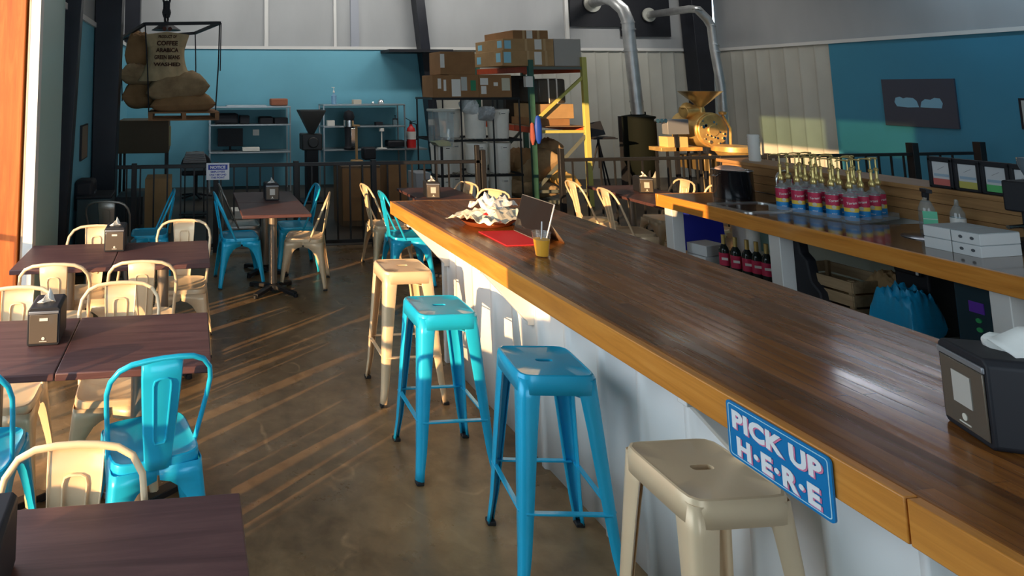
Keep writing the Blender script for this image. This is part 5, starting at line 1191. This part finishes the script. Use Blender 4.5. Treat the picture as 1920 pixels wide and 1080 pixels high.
# coffee roaster
XRo = pxd(1312, 300, 10.2).x
t = T('coffee_roaster', 'brass and copper coffee roaster with a funnel hopper glowing in the sun', 'coffee roaster', (XRo, 10.2, 0))
Z = lambda v: pxd(1312, v, 10.2).z
Xo = lambda u: pxd(u, 250, 10.2).x-XRo
zf1, zf0 = Z(171), Z(199); rf = (Xo(1350)-Xo(1285))/2
mb = MB(); mb.lathe([(.035, zf0-.02), (rf, zf1-.01), (rf+.01, zf1), (rf-.01, zf1), (.025, zf0+.02)], c=(Xo(1318), 0, 0), n=36); mb.build('hopper', mat('bronze hopper', (.50, .40, .22), .3, .8), t)
mb = MB(); mb.cyl((Xo(1318), 0, Z(232)), (Xo(1318), 0, zf0), .035, n=16); mb.build('feed_pipe', M_brass, t)
mb = MB(); yc = -.15; mb.cyl((Xo(1322), yc, Z(243)), (Xo(1322), .45, Z(243)), .30, n=40); mb.cyl((Xo(1322), yc-.03, Z(243)), (Xo(1322), yc, Z(243)), .27, n=40); mb.cyl((Xo(1322), yc-.05, Z(243)), (Xo(1322), yc-.02, Z(243)), .10, n=24); mb.build('drum', M_brass, t, bevel=.01)
mb = MB(); mb.cyl((Xo(1292), .1, Z(210)), (Xo(1325), .1, Z(207)), .11, n=24); mb.lathe([(.09, 0), (.11, .03), (.06, .1), (.0, .12)], c=(Xo(1300), .1, Z(205)), n=20); mb.build('blower', M_brass, t, bevel=.008)
mb = MB(); mb.cyl((Xo(1322), -.55, Z(278)), (Xo(1322), -.55, Z(268)), .30, n=40); mb.cyl((Xo(1322), -.55, Z(300)), (Xo(1322), -.55, Z(278)), .12, .26, n=30); mb.build('cooling_tray', M_brass, t, bevel=.008)
mb = MB()
for (dx, dy) in ((-.22, -.75), (.22, -.75), (-.25, .4), (.25, .4), (-.25, -.3), (.25, -.3)): mb.tube([(Xo(1322)+dx*.8, dy, Z(285)), (Xo(1322)+dx, dy, 0)], .022, 8)
mb.build('leg', mat('golden steel legs', (.62, .48, .25), .35, .6), t)
mb = MB(); mb.box(Xo(1300), Xo(1345), -.2, .4, Z(318), Z(292)); mb.build('firebox', mat('dark bronze casing', (.20, .14, .06), .4, .5), t, bevel=.01)
mb = MB()
for k in range(16):
    a = rnd.uniform(0, 6.28); r = rnd.uniform(.1, .27); mb.cyl((Xo(1322)+r*math.cos(a), yc-.045, Z(243)+r*math.sin(a)), (Xo(1322)+r*math.cos(a), yc-.02, Z(243)+r*math.sin(a)), rnd.uniform(.012, .03), n=12)
mb.build('fittings', M_chrome, t)
mb = MB(); mb.lathe([(.0, 0), (.05, .01), (.06, .05), (.0, .07)], c=(Xo(1340), -.2, Z(215)), n=16); mb.tube([(Xo(1340), -.2, Z(215)), (Xo(1352), -.2, Z(240)), (Xo(1350), -.2, Z(275))], .02, 8); mb.build('side_pipe', M_brass, t)
x0, x1, z0, z1 = rect(1251, 252, 1293, 224, 9.9)
t = T('switch_cabinet', 'grey control box on a post left of the roaster drum' , 'control box', ((x0+x1)/2, 9.9, 0)); w = (x1-x0)/2
mb = MB(); mb.box(-w, w, 0, .14, z0, z1); mb.build('panel', mat('slate grey box', (.20, .21, .23), .4), t, bevel=.01)
mb = MB(); mb.box(-.03, .03, .05, .10, 0, z0); mb.build('post', M_black, t)
mb = MB()
for k in range(3): mb.cyl((-w*1.15-.07*k, .05, z1-.02), (-w*1.15-.07*k, .0, z1-.02), .035, n=14)
mb.build('valve', M_chrome, t)
x0, x1, z0, z1 = rect(1235, 300, 1320, 281, 10.0); crate('bronze_tray', 'low brassy tray table beside the roaster', 'tray', 1240, 283, 1318, 277, 9.95, .3, M_brass)
for u, v0_, v1_, lb in ((1262, 257, 276, 'left golden box under the grey control box'), (1283, 257, 276, 'right golden box under the grey control box')): crate('golden_box', lb, 'box', u-11, v1_, u+8, v0_, 9.98, .2, mat('golden carton', (.75, .50, .20), .5), 'golden boxes by the roaster')
x0 = pxd(1280, 277, 10).x
mb = MB(); hz_ = pxd(1280, 283, y=9.95).z if False else at(1280, 283, y=9.95).z
for a in (-.3, .3): mb.box(a-.015, a+.015, 0, .03, 0, hz_); mb.box(a-.015, a+.015, .25, .28, 0, hz_)
o = mb.build('tray_legs', M_black, loc=(x0, 9.97, 0)); tag(o, 'black steel stand under the brassy tray table', 'stand')

# ------------------------------------------------------------------ wall pieces
a, b = at(1654, 150, x=XR), at(1804, 241, x=XR); y0, y1 = at(1797, 200, x=XR).y, at(1660, 200, x=XR).y; z1 = (at(1654, 150, x=XR).z+at(1790, 146, x=XR).z)/2; z0 = (at(1804, 241, x=XR).z+at(1667, 236, x=XR).z)/2
t = T('wall_picture', 'large dark canvas with a pale blue shape hung on the right wall', 'picture', (XR-.03, (y0+y1)/2, (z0+z1)/2)); w = (y1-y0)/2; h = (z1-z0)/2
mb = MB(); mb.box(0, .028, -w, w, -h, h); mb.build('canvas', mat('dark slate canvas', (.055, .06, .085), .6), t, bevel=.003)
mb = MB()
pts = [(-.66, .02), (-.62, .2), (-.5, .25), (-.4, .18), (-.3, .22), (-.12, .2), (-.03, .08), (.02, -.18), (-.3, -.2), (-.6, -.16)]
mb.prism([(-p[0]*w*-1*-1, p[1]*h) for p in pts], -.002, 0, 'x')
pts2 = [(.06, -.18), (.1, .05), (.2, .16), (.35, .14), (.45, .22), (.6, .2), (.66, .0), (.62, -.2)]
mb.prism([(-p[0]*w, p[1]*h) for p in pts2], -.002, 0, 'x'); mb.build('painted_shape', mat('pale blue paint', (.22, .45, .60), .6), t)
q = at(1911, 184, x=XR); mb = MB(); mb.box(0, .02, -.6, 0, -.42, 0); mb.box(-.004, 0, -.57, -.03, -.39, -.03, 1); o = mb.build('picture_frame', [M_black, mat('pale print', (.5, .52, .5), .6)], loc=(XR-.021, q.y, q.z)); tag(o, 'framed print cut off at the right edge of the right wall', 'picture')
y0, y1 = at(149, 270, x=XL).y, at(161, 270, x=XL).y; z0, z1 = at(152, 300, x=XL).z, at(155, 234, x=XL).z
t = T('narrow_picture', 'narrow dark framed picture on the left blue wall', 'picture', (XL+.001, (y0+y1)/2, (z0+z1)/2))
w = abs(y1-y0)/2; h = (z1-z0)/2; mb = MB(); mb.box(0, .02, -w, w, -h, h); mb.build('frame', M_black, t); mb = MB(); mb.box(.02, .023, -w*.8, w*.8, -h*.93, h*.93); mb.build('print', mat('brown print', (.22, .17, .12), .6), t)
p = at(160, 375, x=XL+.1)
t = T('towel_dispenser', 'black wall dispenser on the left wall behind the column', 'dispenser', (XL+.001, p.y, p.z-.1)); mb = MB(); mb.box(0, .2, -.14, .14, 0, .32); mb.build('body', M_black, t, bevel=.04)
mb = MB(); mb.box(.2, .206, -.07, .07, .05, .2); mb.build('window', mat('grey window', (.12, .14, .16), .2), t)
t = T('trash_bin', 'dark trash bin under the wall dispenser at left', 'bin', (XL+.22, p.y-.05, 0)); mb = MB(); mb.box(-.17, .17, -.18, .18, 0, at(150, 392, x=XL+.2).z-.03); mb.build('body', mat('dark teal bin', (.04, .07, .08), .4), t, bevel=.01)
mb = MB(); mb.box(-.18, .18, -.19, .19, at(150, 392, x=XL+.2).z-.03, at(150, 392, x=XL+.2).z); mb.build('rim', M_black, t, bevel=.01)
def add_fill_strip(x, y, z, rz, tilt, power, label, col=(1, .97, .92), ln=1.5):  # unseen lamps added to brighten the back and right walls
    t = T('fill_strip', label, 'fill light', (x, y, z), rz, 'added fill lights above the view')
    mb = MB(); mb.box(-ln/2, ln/2, -.09, .09, .02, .07); mb.build('housing', M_trim, t)
    mb = MB()
    for q in (-.04, .04): mb.cyl((-ln/2+.03, q, 0), (ln/2-.03, q, 0), .014, n=10)
    mb.build('tube', mat('fill tube glow', (1, 1, 1), .5, emit=(1, .97, .92), est=4), t)
    l = bpy.data.lights.new('strip', 'AREA'); l.shape = 'RECTANGLE'; l.size = ln; l.size_y = .2; l.energy = power; l.color = col
    o = bpy.data.objects.new('fill_area', l); C.objects.link(o); o.parent = t; o.location = (0, 0, -.03); o.rotation_euler = (tilt, 0, 0)
for x, w_ in ((.4, 'left'), (3.0, 'left of centre'), (5.6, 'right of centre'), (8.6, 'right')):
    add_fill_strip(x, 10.3, 4.5, 0, .75, 42, 'added fill light brightening the back wall, '+w_)
add_fill_strip(10.2, 7.0, 4.55, PI/2, -.7, 30, 'added blue fill light before the right wall', (.5, .78, 1))
# hanging linear lamp above the roasting side
t = T('linear_light', 'white linear lamp hung over the service side', 'lamp', (8.2, 6.9, 3.7), .75)
mb = MB(); mb.box(-.09, .09, -.65, .65, .02, .06); mb.build('housing', M_trim, t)
mb = MB(); mb.box(-.03, .03, -.5, .5, 0, .02); mb.build('tube', mat('lamp glow', (1, 1, 1), .5, emit=(.80, .86, 1), est=34), t)
mb = MB(); mb.cyl((0, -.5, .06), (0, -.5, 1.0), .004, n=6); mb.cyl((0, .5, .06), (0, .5, 1.0), .004, n=6); mb.build('cable', M_black, t)
